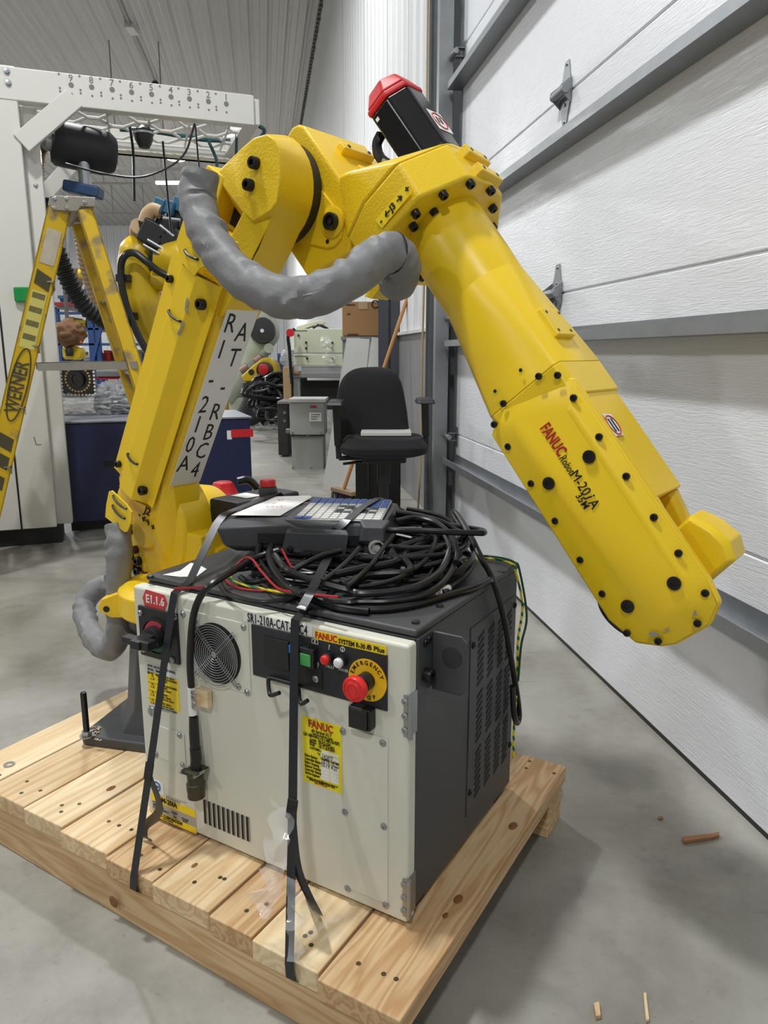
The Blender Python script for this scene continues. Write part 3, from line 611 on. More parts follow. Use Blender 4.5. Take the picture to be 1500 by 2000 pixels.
# cable sleeves
def sleeve(name, pts, rad, seed, label):
    P = smoothpath(pts, 10); n = len(P); ph = random.Random(seed)
    def sq(i, a):
        q = V((math.cos(a)*1.6, math.sin(a)*1.6, i*.16+seed))
        c_ = noise.noise(V((math.cos(a)*.8, math.sin(a)*.8, i*.07+seed)))
        return 1+.11*noise.noise(q)+.17*math.sin(i*1.05+4*noise.noise(q*.8)+1.5*math.sin(a+seed))*max(0, .25+c_)
    R = [rad]*n
    m = MB(); m.tube(P, R, 28, squash=sq); return m.build(name, GREYCLOTH, robot, label=label), P
def rl(u, v, l): return rpx(u, v, l)
s1, P1 = sleeve('cable_sleeve', [rl(392, 338, -.075), rl(386, 395, -.085), rl(405, 450, -.1), rl(440, 510, -.11), rl(490, 555, -.115), rl(560, 581, -.11), (rl(625, 574, -.09)), rl(690, 540, -.03), rl(738, 502, .03), rl(768, 494, .06), rl(783, 512, .085), rl(780, 540, .105), rl(772, 558, .12)], .0345, 1, 'grey cloth cable sleeve hanging in a loop')
s1['label'] = 'grey cloth cable sleeve looping under the elbow'
m = MB(); sd = MB()
sp = [p+((EYE-p).normalized()*.034 + V((0, 0, .004))) for p in P1[8:-12]]
MB().tube(sp, .0012, 5).build('seam', pm('pale_stitching', (186, 184, 178), .8), s1)
s2, P2_ = sleeve('cable_sleeve', [rl(231, 1026, -.03), rl(233, 1075, -.045), rl(232, 1130, -.05), rl(233, 1190, -.05), rl(230, 1240, -.045), rl(212, 1268, -.03), rl(186, 1250, .02), rl(168, 1212, .06), rl(167, 1178, .09), rl(186, 1152, .12), rl(212, 1140, .15)], .0315, 5, 'grey cloth cable sleeve bent in a hook')
# bracket holding the right end of the upper sleeve
m = MB(); m.prism([rl(u, v, .09) for u, v in ((711, 579), (728, 549), (748, 533), (752, 552), (744, 562), (727, 584))], AX*.05); m.build('sleeve_bracket', YEL, robot, bv=.002)
MB().ring(rl(768, 494, .06), (rl(783, 512, .085)-rl(738, 502, .03)), .035, .0018, 28, 6).build('sleeve_strap', BLK, s1)
# ---------------------------------------------------------------- robot controller cabinet
ctl = thing('robot_controller', 'cream and dark grey robot controller cabinet strapped to the pallet', 'controller', C0, -PH)
def cf(u, v, off=0.): return onp(u, v, C0+EY*off, EY)
def az(u, v, off=0.):
    q = cf(u, v, off)-C0; return q.dot(EX), q.z
def sf(u, v, off=0.): return onp(u, v, C0+EX*off, EX)
def dz_(u, v, off=0.):
    q = sf(u, v, off)-C0; return q.dot(EY), q.z
def CL(a, d, z): return C0+EX*a+EY*d+UP*z
def pan(name, tl, br, d0, d1, mat, parent=ctl, bv=.0, label=None):
    a0, z1 = az(*tl, d0); a1, z0 = az(*br, d0)
    return MB().box(a0, a1, d0, d1, z0, z1).build(name, mat, parent, world=False, bv=bv, label=label)
def ptext(s, u, v, size, mat, parent=ctl, off=-.0025, **k): return text(s, size, mat, parent, cf(u, v, off), EX, UP, **k)
PHIL = MB().lathe([(.0062, 0), (.006, .0016), (.0035, .0034), (.0012, .0036), (.0012, .002), (.0001, .002)], None, 12, closed=False).mesh('panel_screw'); PHIL.materials.append(STEEL)
def scr(u, v, par, off=-.003): return inst(PHIL, 'screw', par, amat(cf(u, v, off), -EY))
# carcass: hollow look, side panel, top
m = MB(); m.box(-.592, -.004, .03, .47, .012, .492); body = m.build('body', DGREY, ctl, world=False, bv=.004)
m = MB(); m.box(-.594, -.002, .028, .472, .4925, .505); top = m.build('top_cover', DGREY, ctl, world=False, bv=.005)
for u, v in ((294, 1128), (812, 1217), (859, 1185)):
    p = onz(u, v, C0.z+.505); MB().lathe([(.007, 0), (.006, .004), (.002, .005)], Matrix.Translation(p), 10).build('top_screw', BLK, top)
p = onz(980, 1115, C0.z+.5052); MB().cyl(p, UP, .009, .0006, 16).build('plug_hole', BLK, top)
m = MB(); m.box(-.60, .0, .0, .028, .006, .49); door_c = m.build('door', CREAM, ctl, world=False, bv=.006, seg=3)
m = MB()
for a in (-.57, -.03):
    for d in (.06, .42): m.box(a-.02, a+.02, d-.02, d+.02, 0, .014)
m.build('feet', BLK, ctl, world=False)
# side vent panel with slots
d0, z1 = .205, .475
sp = MB(); sp.box(-.004, -.002, .237, .462, .062, .440); spn = sp.build('vent_panel', DGREY, ctl, world=False, bv=.0015)
slot = MB().prism([V((0, -.0125, -.0068)), V((0, -.0125, -.0010)), V((0, .0125, .0068)), V((0, .0125, .0010))], (.0012, 0, 0)).mesh('vent_slot'); slot.materials.append(INK)
for c, dd in enumerate((.283, .331, .380, .424)):
    for r in range(26):
        z = .412-.0128*r
        if (r in (8, 17)): continue
        inst(slot, 'vent_slot', spn, Matrix.Translation((-.0021, dd, z)), world=False)
for d, z in ((.247, .405), (.247, .11), (.453, .42), (.453, .11)):
    inst(B7, 'screw', spn, basis((0, 1, 0), (0, 0, 1), (1, 0, 0), (-.003, d, z)), world=False)
# lifting bracket
m = MB(); m.box(-.004, .001, .028, .085, .395, .492); m.prism([V((.001, .075, .39)), V((.001, .075, .49)), V((.052, .075, .49)), V((.062, .075, .48)), V((.062, .075, .40)), V((.052, .075, .39))], (0, .005, 0)); lb = m.build('lifting_bracket', DGREY, ctl, world=False, bv=.003)
MB().cyl((.036, .0745, .452), (0, -1, 0), .017, .0008, 20).build('eye_hole', pm('dark_hole', (44, 45, 47), .5), lb, world=False)
for d, z, me in ((.05, .478, B7), (.062, .48, B7), (.052, .425, B11)): inst(me, 'screw', lb, basis((0, 1, 0), (0, 0, 1), (1, 0, 0), (.001, d, z)), world=False)
# door hinges
for z in (.375, .055):
    m = MB(); m.box(-.008, .001, -.0015, .0, z-.035, z+.035); m.box(.0, .0015, .0, .026, z-.035, z+.035); m.cyl((.0035, -.001, z-.036), (0, 0, 1), .0042, .072, 14)
    h = m.build('hinge', STEEL, ctl, world=False)
    for q in (-.024, 0, .024): inst(PHIL, 'screw', h, basis((1, 0, 0), (0, 0, 1), (0, -1, 0), (-.0048, -.0016, z+q)), world=False)
# rotary disconnect switch
pl = pan('switch_plate', (268, 1182), (350, 1300), -.006, 0., BLK, bv=.002)
sc_ = cf(306, 1243, -.006)
MB().lathe([(.036, 0), (.036, .004), (.033, .004), (.033, .001), (.001, .001)], amat(sc_, -EY), 36).build('switch_ring', BLK, pl)
def arc(c, r0, r1, t0, t1, off, n=14):
    P = [c+EX*r*math.cos(t)+UP*r*math.sin(t)-EY*off for r, ts in ((r0, [t0+(t1-t0)*k/n for k in range(n+1)]), (r1, [t1-(t1-t0)*k/n for k in range(n+1)])) for t in ts]
    return MB().prism(P, -EY*.0008)
arc(sc_, .02, .031, math.radians(55), math.radians(165), .0015).build('off_mark', pm('switch_red', (190, 60, 74), .5), pl)
arc(sc_, .02, .031, math.radians(245), math.radians(345), .0015).build('on_mark', pm('switch_green', (20, 92, 76), .5), pl)
MB().lathe([(.022, 0), (.022, .016), (.019, .018), (.001, .018)], amat(sc_, -EY), 30).build('switch_hub', BLK, pl)
m = MB(); R_ = amat(sc_-EY*.014, -EY, UP); 
m.hull([R_ @ V((x, y, z)) for x, y, z in ((-.014, -.012, 0), (.014, -.012, 0), (.014, .012, 0), (-.014, .012, 0), (-.012, -.008, .04), (.012, -.008, .04), (.012, .008, .04), (-.012, .008, .04))])
hd = m.build('switch_handle', BLK, pl, bv=.002)
m = MB(); m.box(-.004, .03, -.009, .009, .012, .036, R_); m.box(-.045, .0, -.007, .007, .012, .032, R_); m.build('handle_grip', BLK, hd, bv=.003)
for u, v in ((274, 1197), (281, 1268), (337, 1288), (341, 1205)): scr(u, v, pl, -.006)
# hex tag E1.1.6
m = MB(); m.prism([cf(*q, -.0005) for q in ((279, 1167), (285, 1151), (321, 1162), (327, 1178), (321, 1194), (284, 1186))], -EY*.001); hx = m.build('hex_tag', pm('red_tag', (206, 62, 66), .5), ctl)
text('E1.1.6', .0225, WHITE, hx, cf(286, 1176, -.0018), EX, UP, bold=.018, w=az(321, 1176)[0]-az(286, 1176)[0])
# rating and warning stickers
w1 = pan('rating_sticker', (285, 1293), (347, 1327), -.0008, 0, WHITE)
for i, s in enumerate(('SHORT CIRCUIT CURRENT RATING', '200 VAC   200000 Amps', '480 VAC   100000 Amps')): text(s, .0075, INK, w1, cf(288, 1301+i*7, -.0012), EX, UP, sx=.62, depth=.0002)
w2 = pan('warning_sticker', (287, 1311), (351, 1391), -.0009, 0, STICKY)
for i in range(4):
    o_ = cf(294, 1326+i*15.5, -.0014); x_ = .0065
    MB().prism([o_, o_+EX*.011, o_+EX*.0055+UP*.010], -EY*.0003).build('warning_triangle', INK, w2)
    MB().prism([o_+EX*.002+UP*.0014, o_+EX*.009+UP*.0014, o_+EX*.0055+UP*.0078], -EY*.0006).build('triangle_fill', STICKY, w2)
    for j in range(3): text(('LETHAL ELECTRIC SHOCK', 'WARNING CAPACITOR INSIDE', 'AVERTISSEMENT', 'ATTENDRE 1 MINUTE')[(i+j) % 4], .0052, INK, w2, cf(308, 1320+i*15.8+j*4.6, -.0012)+UP*(-.002*i), EX, UP, sx=.7, depth=.0002)
    q0 = cf(289, 1329+i*15.5, -.0012); MB().box(0, .058, 0, .0006, 0, .0002, basis(EX, UP, -EY, q0-UP*.003)).build('rule_line', INK, w2)
m = MB(); m.lathe([(.010, 0), (.009, .003), (.001, .0034)], amat(cf(297, 1389, 0), -EY), 20); m.box(-.001, .001, -.008, .008, .0032, .0038, amat(cf(297, 1389, 0), -EY)); m.build('door_latch', STEEL, ctl)
# hatch panels
h1 = pan('small_hatch', (306, 1416), (363, 1500), -.002, 0, CREAM, bv=.001)
for u, v in ((351, 1436), (304, 1474), (357, 1494)): scr(u, v, h1, -.002)
h2 = pan('large_hatch', (669, 1418), (757, 1768), -.002, 0, CREAM, bv=.001)
for u, v in ((670, 1428), (748, 1451), (674, 1586), (750, 1614), (679, 1735), (753, 1767)): scr(u, v, h2, -.002)
# fan
fp = pan('fan_plate', (358, 1190), (490, 1358), -.002, 0, CREAM, bv=.001)
for u, v in ((358, 1199), (476, 1225), (483, 1352)): scr(u, v, fp, -.002)
fc = cf(423, 1276, -.002)
MB().lathe([(.057, 0), (.057, .0008), (.001, .0008)], amat(fc, -EY), 44).build('fan_opening', INK, fp)
m = MB()
for k in range(7):
    t = 2*math.pi*k/7; m.box(.008, .05, -.008, .008, .001, .0016, amat(fc, -EY) @ Matrix.Rotation(t, 4, 'Z'))
m.build('fan_blades', pm('fan_black', (20, 20, 22), .6), fp)
fg = thing_part = None
for k in range(11):
    MB().ring(fc-EY*(.010-.0003*k), -EY, .0565-.0046*k, .00085, 40, 5).build('guard_ring', STEEL, fp)
for sg in (1, -1):
    m = MB()
    for dd in (-.003, .003):
        a, b = fc+(EX*.0575*.75+UP*.0575*sg*.75)*1.12, fc-(EX*.0575*.75+UP*.0575*sg*.75)*1.12; sh = (EX*.7-UP*.7*sg)*dd
        m.tube([a+sh-EY*.006, b+sh-EY*.006], .0013, 6)
    m.build('guard_bar', STEEL, fp)
MB().lathe([(.006, 0), (.006, .002)], amat(fc-EY*.0055, -EY), 16).build('guard_hub', STEEL, fp)
for sx, sy in ((1, -1), (-1, 1)): inst(PHIL, 'screw', fp, amat(fc+EX*.049*sx*1.0+UP*.052*sy, -EY))
# asset label and operator panel
sl = pan('asset_label', (475, 1195), (610, 1244), -.001, 0, WHITE)
text('SR1-210A-CAT-RBC4', .0235, INK, sl, cf(484, 1214, -.0016), EX, UP, bold=.006, w=az(600, 1238)[0]-az(484, 1214)[0], spacing=1.12)
op = pan('operator_panel', (490, 1219), (756, 1390), -.003, 0, pm('operator_panel_black', (38, 39, 43), .45), bv=.001)
bl = pan('brand_strip', (614, 1231), (754, 1280), -.004, -.003, STICKY, op)
text('FANUC', .0155, REDINK, bl, cf(616, 1245.5, -.0046), EX, UP, bold=.03, depth=.0002, w=az(658, 1250)[0]-az(616, 1245)[0])
text('SYSTEM R-30', .0112, INK, bl, cf(661, 1256, -.0046), EX, UP, bold=.028, depth=.0002, w=az(713, 1266)[0]-az(661, 1256)[0])
text('i', .012, INK, bl, cf(715, 1267.5, -.0046), EX, UP, bold=.03, shear=.3, depth=.0002); text('B Plus', .0112, INK, bl, cf(719, 1268.5, -.0046), EX, UP, bold=.028, depth=.0002, w=az(751, 1275)[0]-az(719, 1268)[0])
pan('usb_door', (514, 1243), (564, 1312), -.006, -.003, pm('door_black', (24, 24, 26), .35), op, bv=.001)
lp = pan('plug_cover', (580, 1295), (629, 1348), -.005, -.003, pm('cover_black', (28, 28, 31), .4), op, bv=.001); scr(617, 1326, lp, -.005)
pan('reset_button', (563, 1260), (569, 1277), -.012, -.003, pm('blue_button', (30, 110, 200), .4), op, bv=.001)
m = MB(); a_, z_ = az(606, 1281, -.003); m.box(a_-.0155, a_+.0155, -.016, -.003, z_-.0165, z_+.0175); gb = m.build('start_button', BLK, op, world=False, bv=.002)
MB().box(a_-.0105, a_+.0105, -.018, -.0155, z_-.0125, z_+.008).build('green_cap', pm('green_button', (70, 160, 84), .35), gb, world=False, bv=.001)
for (u, v, c_, nm) in ((640, 1286, (214, 36, 38), 'fault_lamp'), (666, 1292, (226, 226, 228), 'power_lamp')):
    p = cf(u+3, v-2, -.003); l_ = MB().lathe([(.0098, 0), (.0098, .009), (.0085, .010)], amat(p, -EY), 22).build(nm, BLK, op)
    MB().lathe([(.0082, .009), (.0082, .014), (.006, .017), (.001, .018)], amat(p, -EY), 22).build('lamp_lens', pm('lens_'+nm, c_, .3), l_)
for s, u, v in (('FAULT', 637, 1303), ('POWER', 661, 1309), ('START', 607, 1301), ('CYCLE', 607, 1295.5), ('ULT', 581, 1288), ('SET', 581, 1294)): text(s, .0068, WHITE, op, cf(u, v, -.0034), EX, UP, bold=.006, depth=.0002, sx=.8)
text('?', .012, WHITE, op, cf(641, 1268, -.0034), EX, UP, bold=.01, depth=.0002)
MB().ring(cf(669, 1268, -.0034), -EY, .0038, .0007, 18, 4).build('power_symbol', WHITE, op); MB().box(-.0006, .0006, -.0028, .0028, 0, .0004, basis(EX, UP, -EY, cf(669, 1268, -.0034))).build('power_symbol_bar', WHITE, op)
o_ = cf(609, 1256, -.0034)
for q in (0, .0065): 
    m = MB(); [m.box(x0, x1, y0, y1, 0, .0003, basis(EX, UP, -EY, o_+EX*q)) for x0, x1, y0, y1 in ((0, .006, 0, .0008), (0, .006, .007, .0078), (0, .0008, 0, .0078), (.0052, .006, 0, .0078))]; m.build('start_symbol', WHITE, op)
# emergency stop
ec = cf(718, 1328, -.003)
er = MB().lathe([(.035, 0), (.035, .0012), (.001, .0012)], amat(ec, -EY), 48).build('stop_ring', pm('ring_yellow', (244, 190, 22), .45), op)
for i, ch in enumerate('EMERGENCY'):
    t = math.radians(163-i*17.6); r_ = .0255
    xd = EX*math.sin(t)-UP*math.cos(t); yd = EX*math.cos(t)+UP*math.sin(t)
    text(ch, .0095, INK, er, ec-EY*.0016+yd*r_, xd, yd, bold=.022, align='CENTER', depth=.0002)
for i, ch in enumerate('STOP'):
    t = math.radians(237+i*20); r_ = .0318
    xd = -(EX*math.sin(t)-UP*math.cos(t)); yd = -(EX*math.cos(t)+UP*math.sin(t))
    text(ch, .0095, INK, er, ec-EY*.0016-yd*r_, xd, yd, bold=.022, align='CENTER', depth=.0002)
MB().lathe([(.0145, 0), (.0145, .018), (.011, .02), (.0105, .032)], amat(ec, -EY), 28).build('stop_stem', BLK, er)
sb = MB().lathe([(.012, .029), (.0195, .031), (.0205, .034), (.0205, .0395), (.0185, .043), (.013, .0435), (.012, .0445), (.001, .0445)], amat(ec, -EY), 40).build('stop_button', pm('stop_red', (226, 38, 36), .4), er)
M_ = amat(ec-EY*.0442, -EY)
for t0 in (.4, 2.5, 4.6):
    P = [M_ @ V((.0155*math.cos(t0+k*.12), .0155*math.sin(t0+k*.12), -.0005)) for k in range(11)]; MB().tube(P, .0006, 4).build('turn_arrow', pm('arrow_dark_red', (170, 22, 24), .5), sb)
MB().ring(ec-EY*.0445, -EY, .0085, .0006, 24, 4).build('button_ring', pm('ring_dark_red', (180, 26, 26), .5), sb)
# cable hook
hk = [cf(546, 1353, -.05), cf(530, 1358, -.05), cf(526, 1352, -.047), cf(524, 1330, -.012), cf(529, 1325, -.006), cf(560, 1333, -.006), cf(579, 1338, -.006), cf(583, 1346, -.012), cf(586, 1370, -.047), cf(591, 1374, -.05), cf(601, 1368, -.05)]
MB().tube(smoothpath(hk, 5), .0036, 10).build('cable_hook', BLK, ctl)
# socket box
sk = pan('socket_box', (679, 1378), (722, 1432), -.02, -.0, pm('socket_black', (12, 12, 13), .4), bv=.003)
pan('socket_lid', (680, 1382), (716, 1430), -.023, -.02, pm('socket_lid_black', (16, 16, 17), .3), sk, bv=.001)
# service sticker
ss = pan('service_sticker', (589, 1397), (668, 1551), -.001, 0, pm('service_yellow', (240, 222, 20), .45))
a0, zt_ = az(589, 1397, -.001); W_ = az(668, 1551, -.001)[0]-a0; H_ = zt_-az(668, 1551, -.001)[1]
def stx(s, x, y, size, mat=INK, w=None, **k):
    k.pop('sx', None); return text(s, size, mat, ss, CL(a0+x*W_, -.0014, zt_-y*H_), EX, UP, depth=.0002, w=w*W_ if w else None, sx=.62, **k)
stx('FANUC', .18, .135, .019, REDINK, bold=.025, w=.62); stx('eRc Services 24 / 7', .25, .20, .0085, bold=.012); stx('Customer Response Center', .26, .235, .006); stx('Call 1-888-FANUC-US (1-888-326-8287)', .04, .285, .0086, bold=.014, w=.92)
for i, (q, w) in enumerate((('Canada:', '905-812-2300'), ('Mexico:', '+52 449 922-8021'), ('Brazil:', '+55 11 3619-0599'))): stx(q, .2, .335+i*.038, .0072, bold=.012, sx=.8); stx(w, .42, .335+i*.038, .0072, bold=.012, sx=.8)
stx('CUSTOMER #', .2, .465, .0064, bold=.01); stx('F #', .4, .52, .0064, bold=.01)
for i, q in enumerate(('Robot Battery', 'Controller Battery', 'Robot Greasing', 'Reducer Greasing', 'Controller Backup', 'Service Engineer')): stx(q, .06, .60+i*.054, .0074, bold=.014, sx=.8)
stx('Completed', .47, .575, .0066, bold=.012, sx=.8); stx('Due Date', .73, .575, .0066, bold=.012, sx=.8)
stx('Schedule your next Maintenance Service to', .1, .93, .006, bold=.01, w=.8); stx('preserve the reliability of your robot.', .17, .955, .006, bold=.01, w=.66); stx('https://crc.frc.com', .3, .98, .0058, REDINK)
for (x0, x1, y0, y1) in [(.48, .93, .43, .475), (.48, .93, .49, .55)]+[(x, x+.22, .585+.05*i, .628+.05*i) for i in range(6) for x in (.47, .71)]:
    MB().box(a0+x0*W_, a0+x1*W_, -.0016, -.001, zt_-y1*H_, zt_-y0*H_).build('form_field', PAPER, ss, world=False)
for s, x, y in (('242877', .5, .545), ('10-19', .48, .625), ('10-22', .72, .625), ('10-19', .48, .675), ('4-21', .73, .675)): text(s, .0105, INK, ss, CL(a0+x*W_, -.0018, zt_-y*H_), EX, UP, depth=.0002, bold=-.004, shear=.2, sx=.72)
# maker plates lower left
tv = pan('test_mark', (295, 1521), (320, 1555), -.001, 0, WHITE)
tc_ = cf(306, 1536, -.0014); MB().lathe([(.0115, 0), (.0115, .0002)], amat(tc_, -EY), 8).build('blue_octagon', pm('mark_blue', (40, 104, 176), .5), tv); MB().lathe([(.0075, .0003), (.0075, .0005)], amat(tc_, -EY), 20).build('mark_center', pm('mark_light', (200, 216, 232), .5), tv)
text('TUV', .0075, INK, tv, tc_-EY*.0008-UP*.0025-EX*.0072, EX, UP, bold=.02, depth=.0002)
sm = pan('serial_stamp', (323, 1551), (364, 1570), -.0006, 0, pm('bare_metal_strip', (178, 176, 170), .4, metal=.4)); text('F243877', .0165, pm('stamp_grey', (120, 120, 120), .5), sm, cf(324, 1565, -.0012), EX, UP, depth=.0002, sx=.68)
mp_ = pan('maker_plate', (295, 1547), (384, 1629), -.001, 0, pm('plate_silver', (176, 176, 172), .4, metal=.3))
a0, zt_ = az(295, 1547, -.001); a1, zb_ = az(384, 1629, -.001)
for z0_, z1_ in ((.68, 1.0), (0, .26)): MB().box(a0, a1, -.0015, -.001, zb_+(zt_-zb_)*z0_, zb_+(zt_-zb_)*z1_).build('plate_band', STICKY, mp_, world=False)
text('M-20iA', .0155, INK, mp_, CL(a0+.030, -.0018, zb_+(zt_-zb_)*.77), EX, UP, bold=.03, depth=.0002, w=.043)
for i, s in enumerate(('TYPE', 'SERIAL NO.', 'POWER SUPPLY')): text(s, .0062, INK, mp_, CL(a0+.004, -.0014, zb_+(zt_-zb_)*(.58-.11*i)), EX, UP, depth=.0002)
for s, x, y in (('DATE', .055, .47), ('V', .06, .38), ('HZ', .06, .29), ('PHASE', .083, .38), ('KVA', .085, .29)): text(s, .0062, INK, mp_, CL(a0+x, -.0014, zb_+(zt_-zb_)*y), EX, UP, depth=.0002)
text('FANUC CORPORATION', .0098, INK, mp_, CL(a0+.006, -.0018, zb_+(zt_-zb_)*.12), EX, UP, bold=.03, depth=.0002, w=.078); text('MADE IN JAPAN', .004, INK, mp_, CL(a0+.03, -.0018, zb_+(zt_-zb_)*.04), EX, UP, depth=.0002)
# lower vent slots
a0, zt_ = az(397, 1561, 0); a1, zb_ = az(492, 1650, 0)
for i in range(10):
    x = a0+(a1-a0)*(i+.05)/10; MB().box(x, x+(a1-a0)*.055, -.0012, .004, zb_+.005, zb_+.055).build('lower_vent_slot', INK, door_c, world=False)
    MB().box(x+(a1-a0)*.056, x+(a1-a0)*.066, -.002, .0, zb_+.005, zb_+.055).build('vent_rim', STEEL, door_c, world=False)
# ---------------------------------------------------------------- teach pendant on the cable pile
PZ = .668
pn = thing('teach_pendant', 'dark grey handheld teach pendant lying on coiled cables, strapped down', 'teach pendant', V((-.325, 1.44, PZ)), math.radians(-6.5))
frame(pn, Matrix.Translation(V((-.328, 1.43, PZ))) @ Matrix.Rotation(math.radians(-6.5), 4, 'Z') @ Matrix.Diagonal((1.11, 1.06, 1.06, 1)))
PGREY = pm('pendant_grey', (62, 63, 66), .5, var=.06, bump=.05, bs=300)
m = MB()
m.hull([(x, y, z) for x, y, z in ((.012, .0, .012), (.30, .0, .012), (.30, .235, .012), (.012, .235, .012), (.03, .012, 0), (.28, .012, 0), (.28, .22, 0), (.03, .22, 0), (-.006, .02, .03), (-.006, .235, .03), (0, .0, .045), (.13, 0, .056), (.13, .25, .06), (0, .245, .05), (-.002, .01, .05), (.015, .02, .060), (.12, .02, .064), (.12, .24, .064), (.01, .23, .062))])
m.hull([(x, y, z) for x, y, z in ((.12, .0, .012), (.30, .0, .012), (.31, .02, .02), (.31, .225, .02), (.30, .24, .012), (.12, .25, .012), (.12, .012, .064), (.16, .006, .058), (.295, .012, .056), (.30, .225, .056), (.12, .24, .064))])
m.hull([(x, y, z) for x, y, z in ((.255, -.012, .03), (.30, -.012, .03), (.262, -.008, .058), (.298, -.008, .058), (.25, .03, .064), (.305, .03, .064), (.25, .03, .02), (.31, .03, .02))])
pbody = m.build('pendant_body', PGREY, pn, world=False, bv=.006)
MB().box(.022, .118, .035, .225, .0625, .0655).build('screen', pm('pendant_screen', (30, 31, 34), .25), pn, world=False, bv=.002)
kp = MB().box(.132, .290, .022, .222, .060, .0625).build('keypad', pm('keypad_grey', (176, 178, 176), .5), pn, world=False, bv=.002)
kcol = [pm('key_white', (206, 206, 202), .5), pm('key_blue', (52, 88, 168), .5), pm('key_black', (44, 46, 50), .5)]
kmesh = []
for c_ in kcol:
    me = MB().box(-.0062, .0062, -.0072, .0072, 0, .0022).mesh('key'); me.materials.append(c_); kmesh.append(me)
random.seed(11)
for i in range(10):
    for j in range(11):
        k = 1 if (j >= 8 or (i > 6 and j > 5) or (i < 2 and j < 1)) else (2 if (3 < i < 9 and 2 < j < 7 and (i+j) % 3 != 0) else 0)
        inst(kmesh[k], 'key', kp, Matrix.Translation((.141+i*.0156, .032+j*.018, .0625)), world=False)
m = MB(); m.lathe([(.0, 0), (.018, 0), (.02, .01), (.018, .02), (.012, .022)][1:], Matrix.Translation((.03, .245, .062)), 28); es = m.build('stop_collar', PGREY, pn, world=False)
MB().lathe([(.013, .02), (.0165, .022), (.0165, .032), (.014, .036), (.001, .036)], Matrix.Translation((.03, .245, .062)), 28).build('pendant_stop_button', RED, es, world=False)
# leather hand flap with rivets, and its webbing
fl_ = MB().hull([(x, y, z) for x, y, z in ((.13, -.018, .05), (.235, -.022, .05), (.13, -.022, .046), (.24, -.026, .046), (.12, -.026, .008), (.232, -.032, .000), (.122, -.029, .008), (.234, -.035, .000), (.135, -.014, .054), (.235, -.018, .054))]).build('hand_flap', pm('black_leather', (52, 53, 56), .34, bump=.2, bs=200), pn, world=False, bv=.003)
for x in (.138, .218): MB().lathe([(.0062, 0), (.005, .003), (.001, .0036)], amat((x, -.0285-.05*(x-.13), .018-.06*(x-.13)), (0, -1, .12)), 16).build('rivet', pm('rivet_black', (14, 14, 15), .15), fl_, world=False)
MB().box(.075, .26, -.006, -.002, .022, .040).build('webbing', pm('black_webbing', (22, 22, 23), .85, bump=.6, bs=500), pn, world=False)
m = MB(); m.lathe([(.014, 0), (.014, .012), (.0115, .012), (.0105, .004), (.006, .004), (.006, .009), (.001, .009)], amat((.285, -.010, .020), (.25, -1, .15)), 26); m.build('chrome_connector', pm('bright_chrome', (214, 212, 206), .22, metal=.55), pn, world=False)
m = MB(); m.box(.262, .308, -.008, .02, .004, .032); m.build('connector_block', PGREY, pn, world=False, bv=.004)
# note on its screen
m = MB(); pts = [(.028, .025), (.112, .05), (.124, .225), (.05, .225)]
nt_ = MB().prism([V((.020, .022, .0662)), V((.108, .028, .0662)), V((.128, .215, .0668)), V((.122, .226, .068)), V((.052, .215, .0662))], (0, 0, .0005))
M_ = Matrix.Translation(V((-.328, 1.43, PZ))) @ Matrix.Rotation(math.radians(-6.5), 4, 'Z') @ Matrix.Diagonal((1.11, 1.06, 1.06, 1))
for i in range(len(nt_.v)): nt_.v[i] = M_ @ nt_.v[i]
nt_o = thing('paper_note', 'white handwritten paper note lying on the teach pendant screen', 'paper', M_ @ V((.07, .12, .0662)))
nt_.build('sheet', PAPER, nt_o)
PINK = pm('pink_pen', (200, 130, 140), .7)
for i in range(3): text(('242877', 'Automate', 'SR1 210A')[i], .019, PINK, nt_o, M_ @ V((.062+.003*i, .10+.035*i, .0669)), M_.to_3x3() @ V((1, .25, 0)), M_.to_3x3() @ V((-.25, 1, 0)), bold=-.006, depth=.0001)
# ---------------------------------------------------------------- cables on the controller
TZ = C0.z+.505
def cable(pts, r, label, mat=RUBBER, n=8, name='cable', seg=9, group=None):
    o = MB().tube(smoothpath(pts, n), r, seg).build(name, mat, label=label, cat='cable', group=group); return o
random.seed(21)
def tp(u, v, h): return onz(u, v, TZ+h)
def coil(cx, cy, rx, ry, rot, z, turns, r, label, dr=.012, dz=.011, ph=0., tx=0., ty=0.):
    P = []; n = int(turns*14)
    for k in range(n+1):
        t = ph+2*math.pi*k/14; f_ = k/14.; q = 1+dr*math.sin(f_*2.4+ph)*2+random.uniform(-.05, .05)
        x, y = rx*q*math.cos(t)+.012*math.sin(f_*5+ph), ry*q*math.sin(t)+.012*math.cos(f_*4+ph)
        P.append(V((cx+x*math.cos(rot)-y*math.sin(rot), cy+x*math.sin(rot)+y*math.cos(rot), max(TZ+r, z+dz*f_+.006*math.sin(t*1.7+ph)+tx*x+ty*y))))
    return cable(P, r, label, n=3, group='coiled cables on the controller')
coil(-.03, 1.40, .185, .125, -.28, TZ+.008, 3.2, .0062, 'thick black cable coiled lowest on the controller lid', ph=.3, dz=.006)
coil(-.02, 1.42, .165, .105, -.30, TZ+.026, 3.3, .006, 'black cable coiled in the middle of the pile under the pendant', ph=1.7, dz=.006, ty=.12)
coil(.0, 1.44, .165, .115, -.2, TZ+.040, 3.2, .006, 'black cable coiled near the top of the pile at its right', ph=3., dz=.007, ty=.15)
coil(-.08, 1.41, .15, .09, -.35, TZ+.014, 3.1, .0045, 'thinner black cable coiled inside the pile', ph=4.2, dz=.006)
coil(.02, 1.46, .14, .095, -.1, TZ+.054, 2.6, .0058, 'black cable loops lying high on the pile beside the pendant', ph=5.4, dz=.006, ty=.1)
